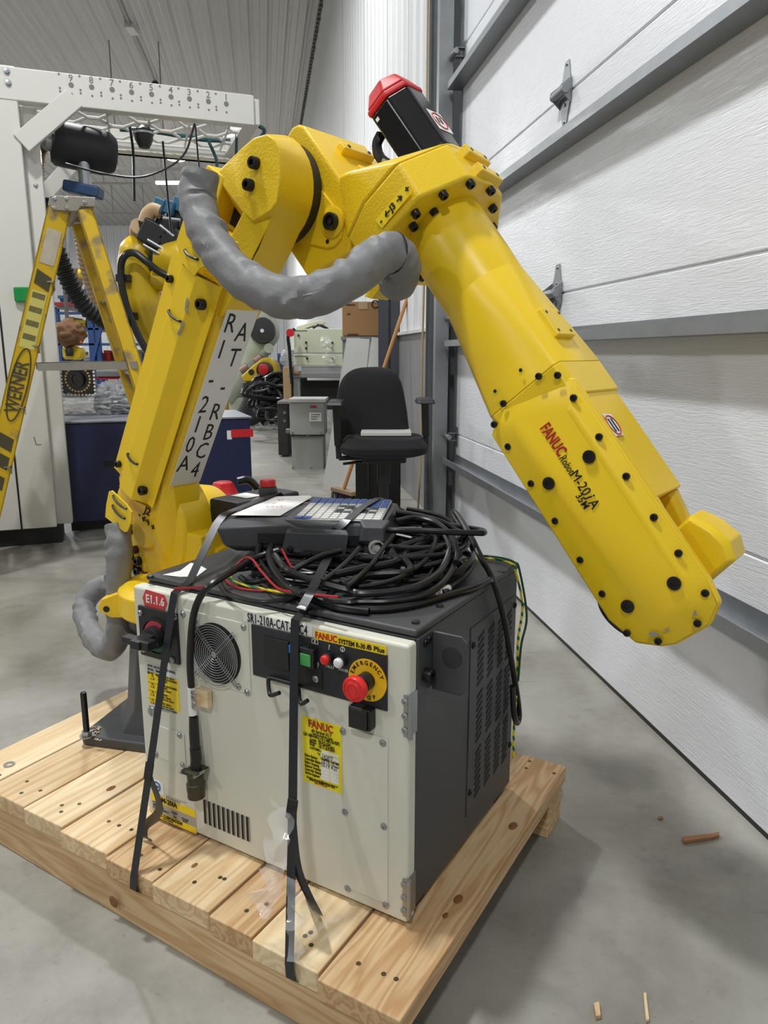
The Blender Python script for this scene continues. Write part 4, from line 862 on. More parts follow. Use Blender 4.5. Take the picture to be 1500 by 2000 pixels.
coil(-.16, 1.375, .10, .06, -.45, TZ+.010, 3.2, .004, 'thin black cable loops at the left of the pile', ph=.9, dz=.005)
coil(-.1, 1.46, .15, .10, -.1, TZ+.03, 2.4, .006, 'black cable loops hidden under the teach pendant', ph=2.2, dz=.006)
def k3(x, y, h): return tp(400+x/3.75, 940+y/3.75, h)
def k4(x, y, h): return tp(700+x/4.4118, 940+y/4.4118, h)
LC = [([k3(405, 465, .05), k3(388, 530, .04), k3(425, 620, .03), k3(500, 705, .022), k3(610, 775, .018), k3(720, 830, .014), k3(850, 868, .014), k3(1050, 890, .014), k4(0, 1040, .014), k4(300, 1032, .016), k4(600, 965, .02), k4(760, 830, .03), k4(835, 660, .045), k4(820, 545, .06), k4(745, 425, .07), k4(570, 335, .078), k4(340, 340, .08)], .0062, 'thick cable sweeping from under the pendant all round the front of the pile'),
 ([k3(490, 470, .055), k3(468, 545, .05), k3(510, 650, .04), k3(600, 760, .03), k3(700, 820, .03), k3(830, 885, .008), k3(1000, 930, .007), k3(1200, 955, .007), k4(0, 1105, .007), k4(250, 1100, .007), k4(500, 1060, .007), k4(760, 985, .007), k4(1000, 912, .007), k4(1125, 850, .008)], .0062, 'thick glossy cable lying nearest the front edge of the controller lid'),
 ([k3(515, 545, .06), k3(580, 630, .055), k3(690, 690, .045), k3(860, 750, .035), k3(1050, 800, .03), k4(0, 965, .03), k4(250, 955, .03), k4(500, 905, .034), k4(680, 800, .04), k4(770, 660, .05), k4(775, 540, .06), k4(700, 420, .07), k4(560, 380, .072)], .0062, 'printed black cable curving across the middle of the pile'),
 ([k4(0, 912, .03), k4(150, 895, .03), k4(350, 835, .035), k4(520, 735, .04), k4(620, 630, .05), k4(665, 520, .06), k4(655, 440, .066)], .005, 'black cable rising across the right middle of the pile'),
 ([k4(540, 890, .02), k4(620, 800, .028), k4(670, 680, .04), k4(685, 560, .05), k4(680, 470, .06)], .004, 'thin black cable bent upward at the right of the pile'),
 ([k4(330, 270, .09), k4(450, 285, .09), k4(600, 320, .088), k4(720, 390, .08), k4(800, 480, .07), k4(850, 600, .055), k4(840, 700, .045)], .006, 'black cable arching over the rear right of the pile'),
 ([k4(320, 345, .09), k4(480, 318, .09), k4(640, 350, .085), k4(760, 430, .075), k4(860, 560, .055)], .006, 'black cable passing just below the rear arching one'),
 ([k4(420, 240, .088), k4(560, 262, .086), k4(700, 300, .08), k4(820, 370, .072), k4(880, 480, .06), k4(865, 600, .05)], .005, 'black cable forming the rear outline of the pile'),
 ([k3(860, 735, .04), k3(960, 660, .045), k3(1040, 590, .05), k3(1130, 490, .06)], .005, 'short black cable leaning across the middle of the pile'),
 ([k3(1045, 772, .04), k3(1130, 700, .045), k3(1220, 610, .055), k3(1300, 500, .065), k3(1385, 395, .08)], .0045, 'slim black cable leaning up to the pendant connector'),
 ([k3(640, 655, .05), k3(740, 600, .05), k3(860, 545, .055), k3(1000, 510, .058)], .0055, 'black cable lying level under the hand flap'),
 ([k3(930, 690, .04), k3(1150, 640, .045), k3(1400, 590, .05), k4(300, 600, .05), k4(560, 500, .055)], .0075, 'fat black bundled cable in the heart of the pile'),
 ([k3(1000, 760, .03), k3(1200, 690, .035), k3(1500, 660, .04), k4(400, 640, .045), k4(620, 500, .05)], .0075, 'second fat bundled cable just in front of the first'),
 ([k3(100, 690, .006), k3(130, 780, .005), k3(230, 850, .005), k3(400, 885, .005), k3(580, 870, .005), k3(720, 840, .006)], .0042, 'thin black cable curving along the left front of the lid'),
 ([k3(190, 650, .02), k3(280, 640, .022), k3(420, 620, .03)], .0055, 'black cable stub at the left of the pile'),
 ([k3(260, 700, .012), k3(330, 740, .010), k3(450, 720, .016), k3(560, 690, .03)], .005, 'black cable loop bottom at the left of the pile'),
]
for P, r, lb in LC: cable(P, r, lb, n=6, group='coiled cables on the controller')
lbc = cable([k4(720, 965, .012), k4(800, 905, .012), k4(890, 845, .014), k4(960, 760, .02), k4(998, 680, .028), k4(995, 610, .036), k4(970, 540, .045)], .006, 'black cable with two white sleeves at the right of the pile', n=6)
for a, b in ((k4(690, 958, .013), k4(775, 920, .013)), (k4(994, 690, .027), k4(998, 625, .035))): MB().tube([a, b], .0068, 10).build('white_sleeve', WHITE, lbc)
cable([tp(740, 1036, .08), tp(770, 1036, .085), tp(830, 1037, .085), tp(890, 1040, .085), tp(930, 1041, .085), tp(944, 1041, .083), tp(944, 1037, .079), tp(925, 1033, .076), tp(880, 1026, .07), tp(830, 1015, .062)], .006, 'black cable sticking out to the right in a tight bend')
cable([tp(905, 1040, .06), tp(884, 1004, .085), tp(893, 1004, .088), tp(915, 1040, .075), tp(940, 1090, .045), tp(958, 1122, .012), sf(972, 1160, .013), sf(986, 1215, .014), sf(998, 1285, .014), sf(1009, 1350, .015), sf(1014, 1395, .016), sf(1010, 1412, .02), sf(1004, 1395, .024), sf(1001, 1340, .024)], .006, 'black cable draped down over the right side of the controller')
cable([tp(545, 1075, .05), tp(500, 1090, .04), tp(455, 1115, .03), tp(415, 1140, .018), cf(395, 1160, -.006), cf(381, 1190, -.016), cf(374, 1230, -.018), cf(371, 1290, -.018), cf(374, 1345, -.018)], .0066, 'placeholder')
hang = bpy.data.objects[[o.name for o in bpy.data.objects if o.get('label') == 'placeholder'][0]]
hang['label'] = 'black cable hanging down the controller front with a round military connector'
hang.name = 'connector_cable'
MB().tube([cf(374, 1342, -.018), cf(376, 1385, -.018), cf(377.5, 1396, -.018)], .0074, 12).build('cable_label', WHITE, hang)
for i, s in enumerate(('RM-7403-113-007', 'RCD ELEC.  REV C')): text(s, .0065, INK, hang, cf(372.5+i*4, 1348, -.0258), -UP, EX, depth=.0002, bold=.01, sx=.75)
MB().tube([cf(377, 1394, -.018), cf(377.5, 1402, -.018)], .006, 12).build('cable_stub', RUBBER, hang)
MB().tube([cf(378, 1400, -.018), cf(379, 1430, -.02), cf(381, 1462, -.02)], [.0085, .0095, .0095], 14).build('heat_shrink', BLK, hang)
MB().tube([cf(381, 1460, -.02), cf(383, 1480, -.02), cf(381, 1508, -.022)], [.0105, .0108, .0095], 14).build('heat_shrink', BLK, hang)
OLIVE = pm('olive_anodised', (70, 68, 54), .45, metal=.4, var=.15)
pc = cf(381, 1506, -.022)
m = MB(); m.lathe([(.0105, 0), (.0125, -.004), (.0155, -.008), (.0155, -.022), (.0175, -.024), (.0175, -.038), (.0165, -.040), (.0165, -.052), (.0135, -.053), (.0135, -.044), (.001, -.044)], Matrix.Translation(pc), 26, closed=False)
cn = m.build('round_connector', OLIVE, hang)
m = MB(); m.box(-.019, .019, -.006, .006, -.006, .002, basis(EX, EY, UP, pc-EY*.012+UP*.004)); m.box(-.019, .019, -.006, .006, -.006, .002, basis(EX, EY, UP, pc+EY*.012+UP*.004)); cl_ = m.build('clamp', OLIVE, cn, bv=.002)
for sx in (-1, 1): MB().cyl(pc+EX*.0165*sx-EY*.02+UP*.002, EY, .003, .036, 8).build('clamp_screw', STEEL, cl_)
# loose red and striped wires
def stripemat():
    m = pm('green_yellow_wire', (226, 206, 40), .4); nt = m.node_tree; N = nt.nodes; b = N['Principled BSDF']; w = N.new('ShaderNodeTexWave'); w.inputs['Scale'].default_value = 28; w.bands_direction = 'DIAGONAL'; tc = N.new('ShaderNodeTexCoord'); nt.links.new(tc.outputs['Object'], w.inputs['Vector'])
    rp = N.new('ShaderNodeValToRGB'); rp.color_ramp.interpolation = 'CONSTANT'; rp.color_ramp.elements[0].color = lin((226, 206, 40))+(1,); rp.color_ramp.elements[1].position = .62; rp.color_ramp.elements[1].color = lin((40, 110, 60))+(1,); nt.links.new(w.outputs[0], rp.inputs[0]); nt.links.new(rp.outputs[0], b.inputs['Base Color']); return m
STR = stripemat(); REDW = pm('red_wire', (168, 28, 36), .4); DGRN = pm('dark_green_wire', (34, 72, 44), .4)
cable([tp(340, 1150, .012), tp(400, 1145, .003), tp(440, 1125, .008), tp(475, 1092, .03), tp(492, 1092, .045), tp(510, 1115, .04), tp(545, 1150, .03), tp(590, 1158, .028)], .0022, 'red wire arching out of the cable pile above the tag', REDW, name='wire', seg=6)
cable([tp(435, 1125, .006), tp(455, 1145, .004), tp(500, 1153, .004), tp(560, 1153, .006), tp(600, 1160, .03), tp(660, 1166, .04)], .0022, 'red wire lying along the front left of the cable pile', REDW, name='wire', seg=6)
cable([tp(550, 1072, .05), tp(562, 1095, .045), tp(572, 1112, .045)], .0022, 'short red wire showing just under the pendant edge', REDW, name='wire', seg=6)
cable([tp(440, 1122, .006), tp(470, 1140, .005), tp(520, 1152, .005), tp(580, 1161, .012)], .0028, 'yellow and green striped wire at the left of the pile', STR, name='wire', seg=6)
cable([tp(880, 1100, .01), tp(930, 1092, .006), tp(970, 1092, .006), tp(1000, 1102, .006), CL(.006, .43, .50), CL(.014, .455, .42), sf(1012, 1250, .014), sf(1010, 1330, .015), sf(1004, 1420, .014), sf(1003, 1478, .014)], .0028, 'green and yellow wire falling over the rear right edge of the controller', STR, name='wire', seg=6)
cable([tp(890, 1095, .014), tp(940, 1086, .008), tp(980, 1090, .006), tp(1004, 1098, .006), CL(.010, .44, .50), CL(.022, .46, .40), sf(1018, 1260, .02), sf(1012, 1330, .02)], .0025, 'dark green wire falling beside the striped wire', DGRN, name='wire', seg=6)
pp = [tp(378, 1118, .0006), tp(392, 1101, .0006), tp(408, 1108, .0006), tp(400, 1127, .0006), tp(356, 1128, .0006), tp(318, 1123, .0006), tp(322, 1120, .0006)]
MB().prism([tp(u, v, .0008) for u, v in ((318, 1123), (352, 1115), (372, 1100), (384, 1101), (404, 1112), (385, 1126), (352, 1127))], UP*.0006).build('torn_paper', PAPER, label='torn scrap of white paper on the controller lid', cat='paper')
# ---------------------------------------------------------------- strapping bands
BAND = pm('black_strapping', (30, 31, 34), .28, var=.1, spec=.6)
def front(u, v, d): return cf(u, v, d)
MI = M_
def PNT(x, y, z): return MI @ V((x, y, z))
NN = []
e1 = CL(az(341, 1160, -.003)[0], -.004, .494); e1b = CL(az(341, 1160, -.003)[0]+.006, .03, .509)
f1 = onp(260, 1738, CL(0, -.142, 0), EY)
path = [f1+V((.004, 0, -.02))+EY*.02, f1+UP*.0, f1.lerp(e1, .04)-EY*.003, f1.lerp(e1, .5), f1.lerp(e1, .94)-EY*.001, e1, e1b, PNT(-.004, .01, .052), PNT(.005, .03, .067), PNT(.04, .17, .071), PNT(.05, .245, .070), PNT(.06, .262, .05), PNT(.07, .30, -.02)]
def band(path, label):
    Q = []; 
    for a, b in zip(path[:-1], path[1:]): Q += [a.lerp(b, k/4) for k in range(4)]
    Q.append(path[-1])
    nr = [(EYE-p).normalized()*.35+UP*.8-EY*.6 for p in Q]
    return strip(Q, .0165, .0012, nr).build('strapping_band', BAND, label=label, cat='strap', group='black strapping bands')
def band2(path, acr, label):       # acr: across direction for each point
    Q, A = [], []
    for i in range(len(path)-1):
        for k in range(4): Q.append(path[i].lerp(path[i+1], k/4)); A.append(acr[i].lerp(acr[i+1], k/4))
    Q.append(path[-1]); A.append(acr[-1]); n = len(Q)
    nr = [A[i].cross((Q[min(i+1, n-1)]-Q[max(i-1, 0)]).normalized()) for i in range(n)]
    return strip(Q, .0165, .0012, nr).build('strapping_band', BAND, label=label, cat='strap', group='black strapping bands')
PX_ = MI.to_3x3() @ V((1, 0, 0))
b1 = band2(path, [EX]*6+[EX.lerp(PX_, .5)]+[PX_]*6, 'black strapping band running over the left of the pendant and down past the switch')
e2 = CL(az(577, 1205, -.003)[0], -.004, .494); e2b = CL(az(577, 1205, -.003)[0]+.004, .03, .509); f2 = onp(567, 1912, CL(0, -.16, 0), EY)
path = [f2+EY*.02-UP*.02, f2, f2.lerp(e2, .04)-EY*.003, f2.lerp(e2, .5), f2.lerp(e2, .94)-EY*.001, e2, e2b, tp(588, 1190, .016), tp(606, 1158, .036), tp(630, 1110, .048), tp(652, 1066, .054), PNT(.205, -.008, .02), PNT(.215, -.006, .052), PNT(.232, .008, .066), PNT(.245, .12, .069), PNT(.262, .225, .067), PNT(.285, .26, .045), PNT(.36, .34, -.02)]
b2 = band2(path, [EX]*6+[EX.lerp(PX_, .3)]+[EX.lerp(PX_, .5)]*2+[PX_]*9, 'black strapping band running over the hand flap and down the middle of the door')
# seals and loose tails
def tail(pts, par): 
    Q = smoothpath(pts, 6); n = len(Q); strip(Q, .0165, .001, [EX.cross((Q[min(i+1, n-1)]-Q[max(i-1, 0)]).normalized()) for i in range(n)]).build('loose_tail', BAND, par)
q1 = f1.lerp(e1, .40); tail([q1-EY*.004, q1+EY*.012-UP*.08+EX*.006, onz(285, 1612, PT+.035), onz(283, 1634, PT+.012), onz(296, 1640, PT+.003)], b1)
q2 = f2.lerp(e2, .46); tail([q2-EY*.004, f2.lerp(e2, .3)+EX*.012, f2.lerp(e2, .16)+EX*.03+EY*.03, onz(604, 1752, PT+.003)], b2)
for q, b in ((q1, b1), (q2, b2)):
    d = (e1-f1).normalized(); MB().box(-.0095, .0095, -.016, .016, -.002, .002, basis(EX, d, EX.cross(d), q-EY*.002)).build('seal', BLK, b, bv=.001)
# shred of clear plastic film on the second band
FILM = pm('clear_film', (235, 236, 238), .12, alpha=.26, bump=.6, bs=40, spec=.8)
random.seed(5)
def film(c0_, d1, d2, nu, nv, amp, name):
    m = MB(); vv = []
    for i in range(nu+1):
        for j in range(nv+1):
            p = c0_+d1*(i/nu)+d2*(j/nv)*(.5+.5*math.sin(i*.9)**2); q = noise.noise_vector(p*45)*amp; vv.append(p+q-EY*abs(q.x)*.6)
    m.add(vv, [(i*(nv+1)+j, (i+1)*(nv+1)+j, (i+1)*(nv+1)+j+1, i*(nv+1)+j+1) for i in range(nu) for j in range(nv)]); return m
fo_ = thing('plastic_film', 'crumpled shred of clear plastic film caught on the middle strapping band', 'plastic film', f2.lerp(e2, .44))
film(f2.lerp(e2, .47)-EY*.012+EX*.016, -UP*.16-EY*.05-EX*.01, -EX*.05, 14, 5, .012, 'film').build('film_sheet', FILM, fo_)
film(f2.lerp(e2, .30)-EY*.02+EX*.0, -UP*.12-EY*.03+EX*.03, EX*.035, 12, 4, .010, 'film').build('film_sheet', FILM, fo_)
film(onz(590, 1838, PT+.035), (onz(655, 1800, PT+.02)-onz(590, 1838, PT+.035)), EY*.02+UP*.012, 8, 3, .008, 'film').build('film_sheet', FILM, fo_)
film(f2.lerp(e2, .45)-EY*.008, -EX*.05+UP*.03, -UP*.012, 8, 3, .006, 'film').build('film_sheet', FILM, fo_)
# wooden shim behind the hanging cable
m = MB(); a_, z_ = az(381, 1343, -.012); a1_, z1_ = az(409, 1383, -.012); m.box(a_, a1_, -.016, -.004, z1_, z_)
m.build('wooden_block', WOODA[0], ctl, world=False, bv=.001, label=None)
wb = [o for o in bpy.data.objects if o.name.startswith('wooden_block')][0]; wb.parent = None; wb.matrix_world = Matrix.Translation(C0) @ Matrix.Rotation(-PH, 4, 'Z'); wb.data.materials[0] = WOODA[2]; props(wb, 'small pale wooden block stuck on the controller front under the fan', 'wood block')
# anchor stud, loose washer, chips
ab = onz(170, 1437, PT+.026); an = thing('anchor_stud', 'black threaded stud with nut and washer in the robot foot', 'bolt', ab)
M_2 = Matrix.Translation(ab)
MB().lathe([(.017, .0), (.017, .0025), (.0075, .0025)], M_2, 24).build('washer', STEEL, an); MB().lathe([(.0125, .0025), (.0125, .0125), (.0075, .0135)], M_2, 6).build('nut', STEEL, an, bv=.001)
prof = []
for k in range(60): prof += [(.0066, .002+k*.0018), (.0074, .0029+k*.0018)]
prof += [(.006, .112), (.001, .113)]
MB().lathe(prof, M_2, 16).build('threaded_rod', BLKM, an)
wz = onz(18, 1494, PT); MB().lathe([(.0065, 0), (.0125, 0), (.0125, .0022), (.0065, .0022), (.0065, 0)], Matrix.Translation(wz), 28, closed=False).build('washer', STEEL, label='loose steel washer lying on the left end of the pallet', cat='washer')
def chip(pts, z, lb, mat, h): MB().prism([onz(u, v, z) for u, v in pts], UP*h).build('wood_splinter', mat, label=lb, cat='wood splinter', bv=.001)
chip([(1332, 1640), (1392, 1633), (1404, 1630), (1404, 1637), (1390, 1641), (1334, 1649)], .001, 'long brown wood splinter on the floor by the overhead door', pm('brown_wood', (150, 106, 72), .7, var=.2, vs_=60), .008)
chip([(1159, 1966), (1170, 1963), (1173, 1990), (1163, 1993)], .001, 'small stubby wood chip on the floor at the bottom of the photo', WOODA[1], .008)
chip([(1256, 1944), (1262, 1944), (1268, 1996), (1261, 1999)], .001, 'thin pale wood splinter on the floor at the bottom right', WOODA[0], .006)
chip([(1284, 1598), (1294, 1596), (1295, 1600), (1286, 1602)], .001, 'tiny brown wood chip on the floor near the door wall', bpy.data.materials['brown_wood'], .004)
random.seed(9)
for (u, v, lb) in ((187, 1432, 'sawdust flakes on the robot foot by the stud'),):
    m = MB(); 
    for k in range(26):
        p = onz(u+random.uniform(-9, 9), v+random.uniform(-12, 14), PT+.028); m.box(-.003, .003, -.0014, .0014, 0, .001, Matrix.Translation(p) @ Matrix.Rotation(random.random()*6, 4, 'Z'))
    m.build('sawdust', WOODA[2], label=lb, cat='sawdust', kind='stuff')
# ---------------------------------------------------------------- robot cell enclosure on the left
CW = pm('cell_white_paint', (214, 213, 206), .38, var=.02, vs_=3, spots=((176, 174, 166), 7, .72, .05))
cxd = V((.938, .347, 0)).normalized(); cyd = V((-cxd.y, cxd.x, 0)); K0 = V((-1.85, 4.124, 0))
cell = thing('robot_cell_frame', 'white steel robot cell column with numbered overhead frame at the left', 'machine frame', K0, math.atan2(cxd.y, cxd.x))
def KP(a, b, z): return K0+cxd*a+cyd*b+UP*z
def kpl(u, v, off=0.): return onp(u, v, K0+cyd*off, cyd)
def kaz(u, v, off=0.):
    q = kpl(u, v, off)-K0; return q.dot(cxd), q.z
zb, zt = 2.30, 2.455; aend = kaz(494, 190)[0]
MB().box(-1.0, 0, -.02, .30, .10, 2.46).build('column', CW, cell, world=False, bv=.006)
m = MB(); m.box(0, .075, .06, .075, .1, 2.3); m.box(.07, .08, .06, .16, .1, 2.3); m.build('inner_post', CW, cell, world=False, bv=.003)
MB().box(-.9, .02, .02, .28, .0, .1).build('plinth', BLK, cell, world=False)
a_, z_ = kaz(17, 778, -.021); MB().box(a_-.006, a_+.004, -.0215, -.0195, .1, 1.55).build('door_gap', INK, cell, world=False)
beam = MB().box(-.22, aend, -.024, .05, zb, zt).build('number_beam', CW, cell, world=False, bv=.006)
W2 = .78
MB().box(aend-.05, aend+.035, -.0, W2, zb+.01, zt-.01).build('end_beam', CW, cell, world=False, bv=.005)
m = MB(); m.box(.05, aend, W2-.05, W2, zb-.03, zt-.04); m.box(.05, aend, W2-.12, W2, zb-.03, zb-.02); m.build('rear_beam', CW, cell, world=False, bv=.004)
m = MB(); p0, p1 = kpl(42, 281, -.012), kpl(146, 192, -.012); m.bar(p0, p1, .1, .04, up=cyd); m.build('brace', CW, cell, bv=.004)
m = MB(); p0, p1 = KP(.0, W2-.1, 1.93), KP(.36, W2-.1, 2.33); m.bar(p0, p1, .085, .04, up=cyd); m.build('brace', CW, cell, bv=.004)
# holes and numbers
GREYINK = pm('grey_print', (120, 118, 112), .6)
for n, (u, v) in zip('987654321', ((139, 166), (179, 170), (219, 175), (257, 180), (296, 184), (334, 189), (370, 193), (407, 198), (442, 203))):
    p = kpl(u, v, -.0245); MB().cyl(p, -cyd, .013, .001, 16).build('hole', GREYINK, beam)
    text(n, .045, GREYINK, beam, p+UP*.018, cxd, UP, align='CENTER', depth=.0003, bold=.01)
    for dx, dz in ((-.055, .045), (-.055, -.02), (-.055, -.035), (0, -.042)): MB().cyl(p+cxd*dx+UP*dz, -cyd, .0055, .001, 8).build('small_hole', GREYINK, beam)
for u, v in ((13, 139), (16, 162)): MB().lathe([(.019, 0), (.019, .004), (.013, .004), (.013, .013), (.001, .014)], amat(kpl(u, v, -.021), -cyd), 14).build('corner_bolt', STEEL, cell)
for (a, z) in ((.04, 2.12), (.045, 1.92), (.045, 1.44)): MB().lathe([(.012, 0), (.008, .007), (.001, .008)], amat(KP(a, .06, z), -cyd), 12).build('post_bolt', STEEL, cell)
# wire mesh tray
zm = zb+.03; rows = 5
for r in range(rows+1):
    b = .06+(W2-.14)*r/rows
    if r in (0, rows): MB().tube([KP(.08, b, zm), KP(aend-.05, b, zm)], .009, 6).build('tray_wire', CW, cell)
    else:
        P = []; n = 9
        for k in range(n):
            a = .08+(aend-.14)*k/(n-1); s = (.055 if (k+r) % 2 else -.055); P += [KP(a-.025, b+s, zm), KP(a+.045, b+s, zm)]
        MB().tube(P, .0085, 6).build('tray_wire', CW, cell)
for k in range(5):
    a = .2+k*.22; MB().tube([KP(a, .06, zm), KP(a+.03, W2-.08, zm)], .007, 6).build('tray_wire', CW, cell)
TEAL = pm('teal_cable', (26, 74, 78), .5)
def kc(pts, r, lb, mat=RUBBER): return MB().tube(smoothpath(pts, 6), r, 7).build('hanging_cable', mat, label=lb, cat='cable', group='cables in the overhead tray')
kc([KP(.55, .35, zm), KP(.56, .36, 2.2), KP(.555, .36, 2.05), KP(.55, .36, 1.93)], .008, 'thick black lead hanging from the tray beside the lamp cup')
kc([KP(.90, .2, zm), KP(.91, .22, 2.15), KP(.92, .22, 2.02), KP(.915, .22, 1.9)], .005, 'thin black lead hanging under number four')
kc([KP(1.0, .45, zm), KP(1.05, .45, 2.2), KP(1.02, .46, 2.12)], .010, 'dark looped lead in the right of the tray', TEAL)
kc([KP(1.15, .3, zm), KP(1.14, .32, 2.1), KP(1.13, .33, 1.8)], .009, 'straight dark lead hanging near the right end of the tray', TEAL)
kc([KP(.75, .6, zm), KP(.76, .62, 2.1), KP(.77, .62, 1.86), KP(.775, .62, 1.8)], .007, 'black lead with a plug hanging from the rear beam')
kc([KP(.2, -.03, 2.02), KP(.4, .0, 1.99), KP(.6, .02, 2.0), KP(.8, .05, 2.12), KP(.88, .06, 2.3)], .006, 'black cable sagging from the black canister up to the tray')
kc([KP(.5, .5, zm+.02), KP(.7, .52, zm+.03), KP(.85, .5, zm+.015), KP(1.0, .55, zm+.02), KP(1.2, .5, zm+.02)], .016, 'teal cable bundle lying along the wire tray', TEAL)
kc([KP(1.15, .2, zm+.02), KP(1.22, .24, zm+.05), KP(1.3, .22, zm+.02), KP(1.3, .4, zm+.0), KP(1.25, .5, zm-.1)], .012, 'teal cable curled at the right end of the tray', TEAL)
lc = KP(.62, .3, zm-.03); t = thing('sensor_cup', 'small black sensor cup clipped under the wire tray', 'sensor', lc); MB().lathe([(.03, -.09), (.05, -.05), (.055, 0), (.02, .03)], Matrix.Translation(lc), 18).build('cup', BLK, t); MB().lathe([(.057, -.02), (.057, -.008)], Matrix.Translation(lc), 18).build('cup_band', STEEL, t)
# black canister, pipe, clamp, hoses
yc = 4.42
ca, cb = aty(128, 283, yc), aty(198, 298, yc+.1); ax_ = (cb-ca).normalized(); L_ = (cb-ca).length
can = thing('black_canister', 'black round canister on a steel pipe beside the cell column', 'canister', ca)
MB().lathe([(.05, -.075), (.1, -.07), (.115, -.05), (.118, -.01), (.118, L_), (.112, L_+.04), (.09, L_+.07), (.02, L_+.08)], amat(ca, ax_), 36).build('drum', pm('canister_black', (22, 23, 27), .5), can)
MB().lathe([(.05, 0), (.05, .035), (.035, .05), (.035, .13)], amat(ca-ax_*.07, -ax_), 20).build('steel_fitting', STEEL, can)
pp0 = aty(164, 330, yc); MB().tube([pp0+V((0, 0, .06)), pp0-V((0, 0, .2))], .034, 18).build('steel_pipe', STEEL, can)
pq = aty(163, 371, yc); MB().box(-.1, .1, -.05, .05, -.03, .03, Matrix.Translation(pq) @ Matrix.Rotation(.2, 4, 'Y')).build('blue_clamp', pm('blue_paint', (38, 66, 104), .45), can, bv=.012)
HOSE = pm('beige_hose', (170, 142, 104), .55, var=.1)
def ribhose(name, pts, r, lb, mat, amp=.12, per=2):
    P = smoothpath(pts, 22); n = len(P); R = [r*(1+amp*(1 if (i % (2*per)) < per else -.4)) for i in range(n)]
    return MB().tube(P, R, 14).build(name, mat, label=lb, cat='hose')
ribhose('ribbed_hose', [aty(112, 276, yc-.05), aty(92, 272, yc), aty(78, 285, yc+.02), aty(71, 310, yc+.03), aty(70, 345, yc+.05)], .04, 'beige ribbed hose joining the left of the black canister', HOSE, .1)
ribhose('ribbed_hose', [aty(156, 440, 5.0), aty(163, 480, 5.0), aty(172, 530, 5.05), aty(188, 580, 5.1), aty(212, 620, 5.15), aty(240, 645, 5.2)], .045, 'beige ribbed hose curving down behind the stepladder', HOSE, .1)
ribhose('ribbed_hose', [aty(82, 390, 4.7), aty(95, 450, 4.7), aty(118, 510, 4.72), aty(140, 560, 4.75), aty(172, 605, 4.8), aty(215, 630, 4.9), aty(245, 628, 5.0)], .05, 'thick black corrugated hose sweeping behind the stepladder', pm('black_hose', (18, 18, 19), .6), .12)
m = MB(); g0 = kpl(46, 573, -.03); t = MB().box(-.04, .05, -.03, .03, -.045, .03, Matrix.Translation(g0)).build('green_clip', pm('green_plastic', (24, 140, 66), .4), label='bright green plastic clip on the white column edge', cat='clip', bv=.008)
text('L', .07, GREYINK, cell, kpl(68, 870, -.0205), cxd, UP, bold=-.01, depth=.0003, shear=-.2)
# ---------------------------------------------------------------- stepladder
LY = pm('ladder_fibreglass', (206, 170, 20), .5, var=.12, vs_=9, spots=((138, 122, 84), 10, .56, .12))
LYC = pm('ladder_clean_yellow', (222, 186, 16), .5, var=.08)
ALU = pm('worn_aluminium', (158, 152, 142), .45, metal=.55, var=.2, vs_=18, spots=((120, 112, 98), 12, .6, .08))
lad = thing('step_ladder', 'worn yellow fibreglass stepladder standing beside the white column', 'ladder', V((-1.5, 3.5, 0)))
LD = 3.42; wdir = V((-.43, .9, 0)).normalized(); wid = .42
def lp_(u, v, off=0.): return aty(u, v, LD)+wdir*off
topF, topR = lp_(116, 408), lp_(166, 408)
def to_floor(a, u, v):
    b = aty(u, v, LD); t = (a.z-.0)/(a.z-b.z); return a+(b-a)*t
botF = to_floor(topF, 19, 826); botR = to_floor(topR, 270, 735)
def rail(a, b, w, name, off, mat):
    d = (b-a).normalized(); s = d.cross(wdir).normalized(); o = wdir*off; m = MB(); inn = 1 if off == 0 else -1
    m.prism([a+o+s*w/2, a+o-s*w/2, b+o-s*w/2*1.15, b+o+s*w/2*1.15], wdir*.006*inn)
    for q in (-1, 1): m.prism([a+o+s*w/2*q, b+o+s*w/2*q*1.15, b+o+s*(w/2*1.15-.006)*q, a+o+s*(w/2-.006)*q], wdir*.034*inn)
    return m.build(name, mat, lad)
for off in (0, wid):
    rf = rail(topF, botF, .092, 'front_rail', off, LY); rr = rail(topR, botR, .062, 'rear_rail', off, LY)
    if off == 0: rF = rf
    for b_, w in ((botF, .12), (botR, .09)):
        q = b_+wdir*off; MB().box(-w/2, w/2, -.03, .04, 0, .035, Matrix.Translation(q)).build('rubber_foot', BLK, lad)
tm = (topF+topR)/2; xl = V((1, 0, 0)); 
m = MB(); c_ = [lp_(u, v) for u, v in ((97, 382), (186, 386), (185, 405), (158, 404), (150, 414), (92, 411))]
m.prism([p-wdir*.012 for p in c_], wdir*(wid+.024)); cap = m.build('top_cap', ALU, lad, bv=.004)
for u, v in ((107, 389), (130, 389), (106, 407), (130, 407), (166, 396)): MB().lathe([(.01, 0), (.007, .005), (.001, .006)], amat(lp_(u, v)-wdir*.012, -wdir), 12).build('rivet', STEEL, cap)
for k in range(5):
    f_ = .17+.165*k; p = topF.lerp(botF, f_); m = MB(); M = basis(xl, wdir, UP, p); m.box(-.05, .05, .006, wid-.006, -.02, -.014, M); m.box(-.05, -.045, .006, wid-.006, -.05, -.014, M); m.box(.045, .05, .006, wid-.006, -.05, -.014, M); m.build('step', ALU, lad)
for k in range(4):
    p = topR.lerp(botR, .22+.2*k); m = MB(); m.bar(p+wdir*.006, p+wdir*(wid-.006), .03, .012); m.build('rear_brace', ALU, lad)
for off in (0, wid):
    a, b = lp_(74, 717, off), lp_(268, 713, off); MB().bar(a-wdir*.006, b-wdir*.006, .006, .034, up=UP).build('spreader', ALU, lad)
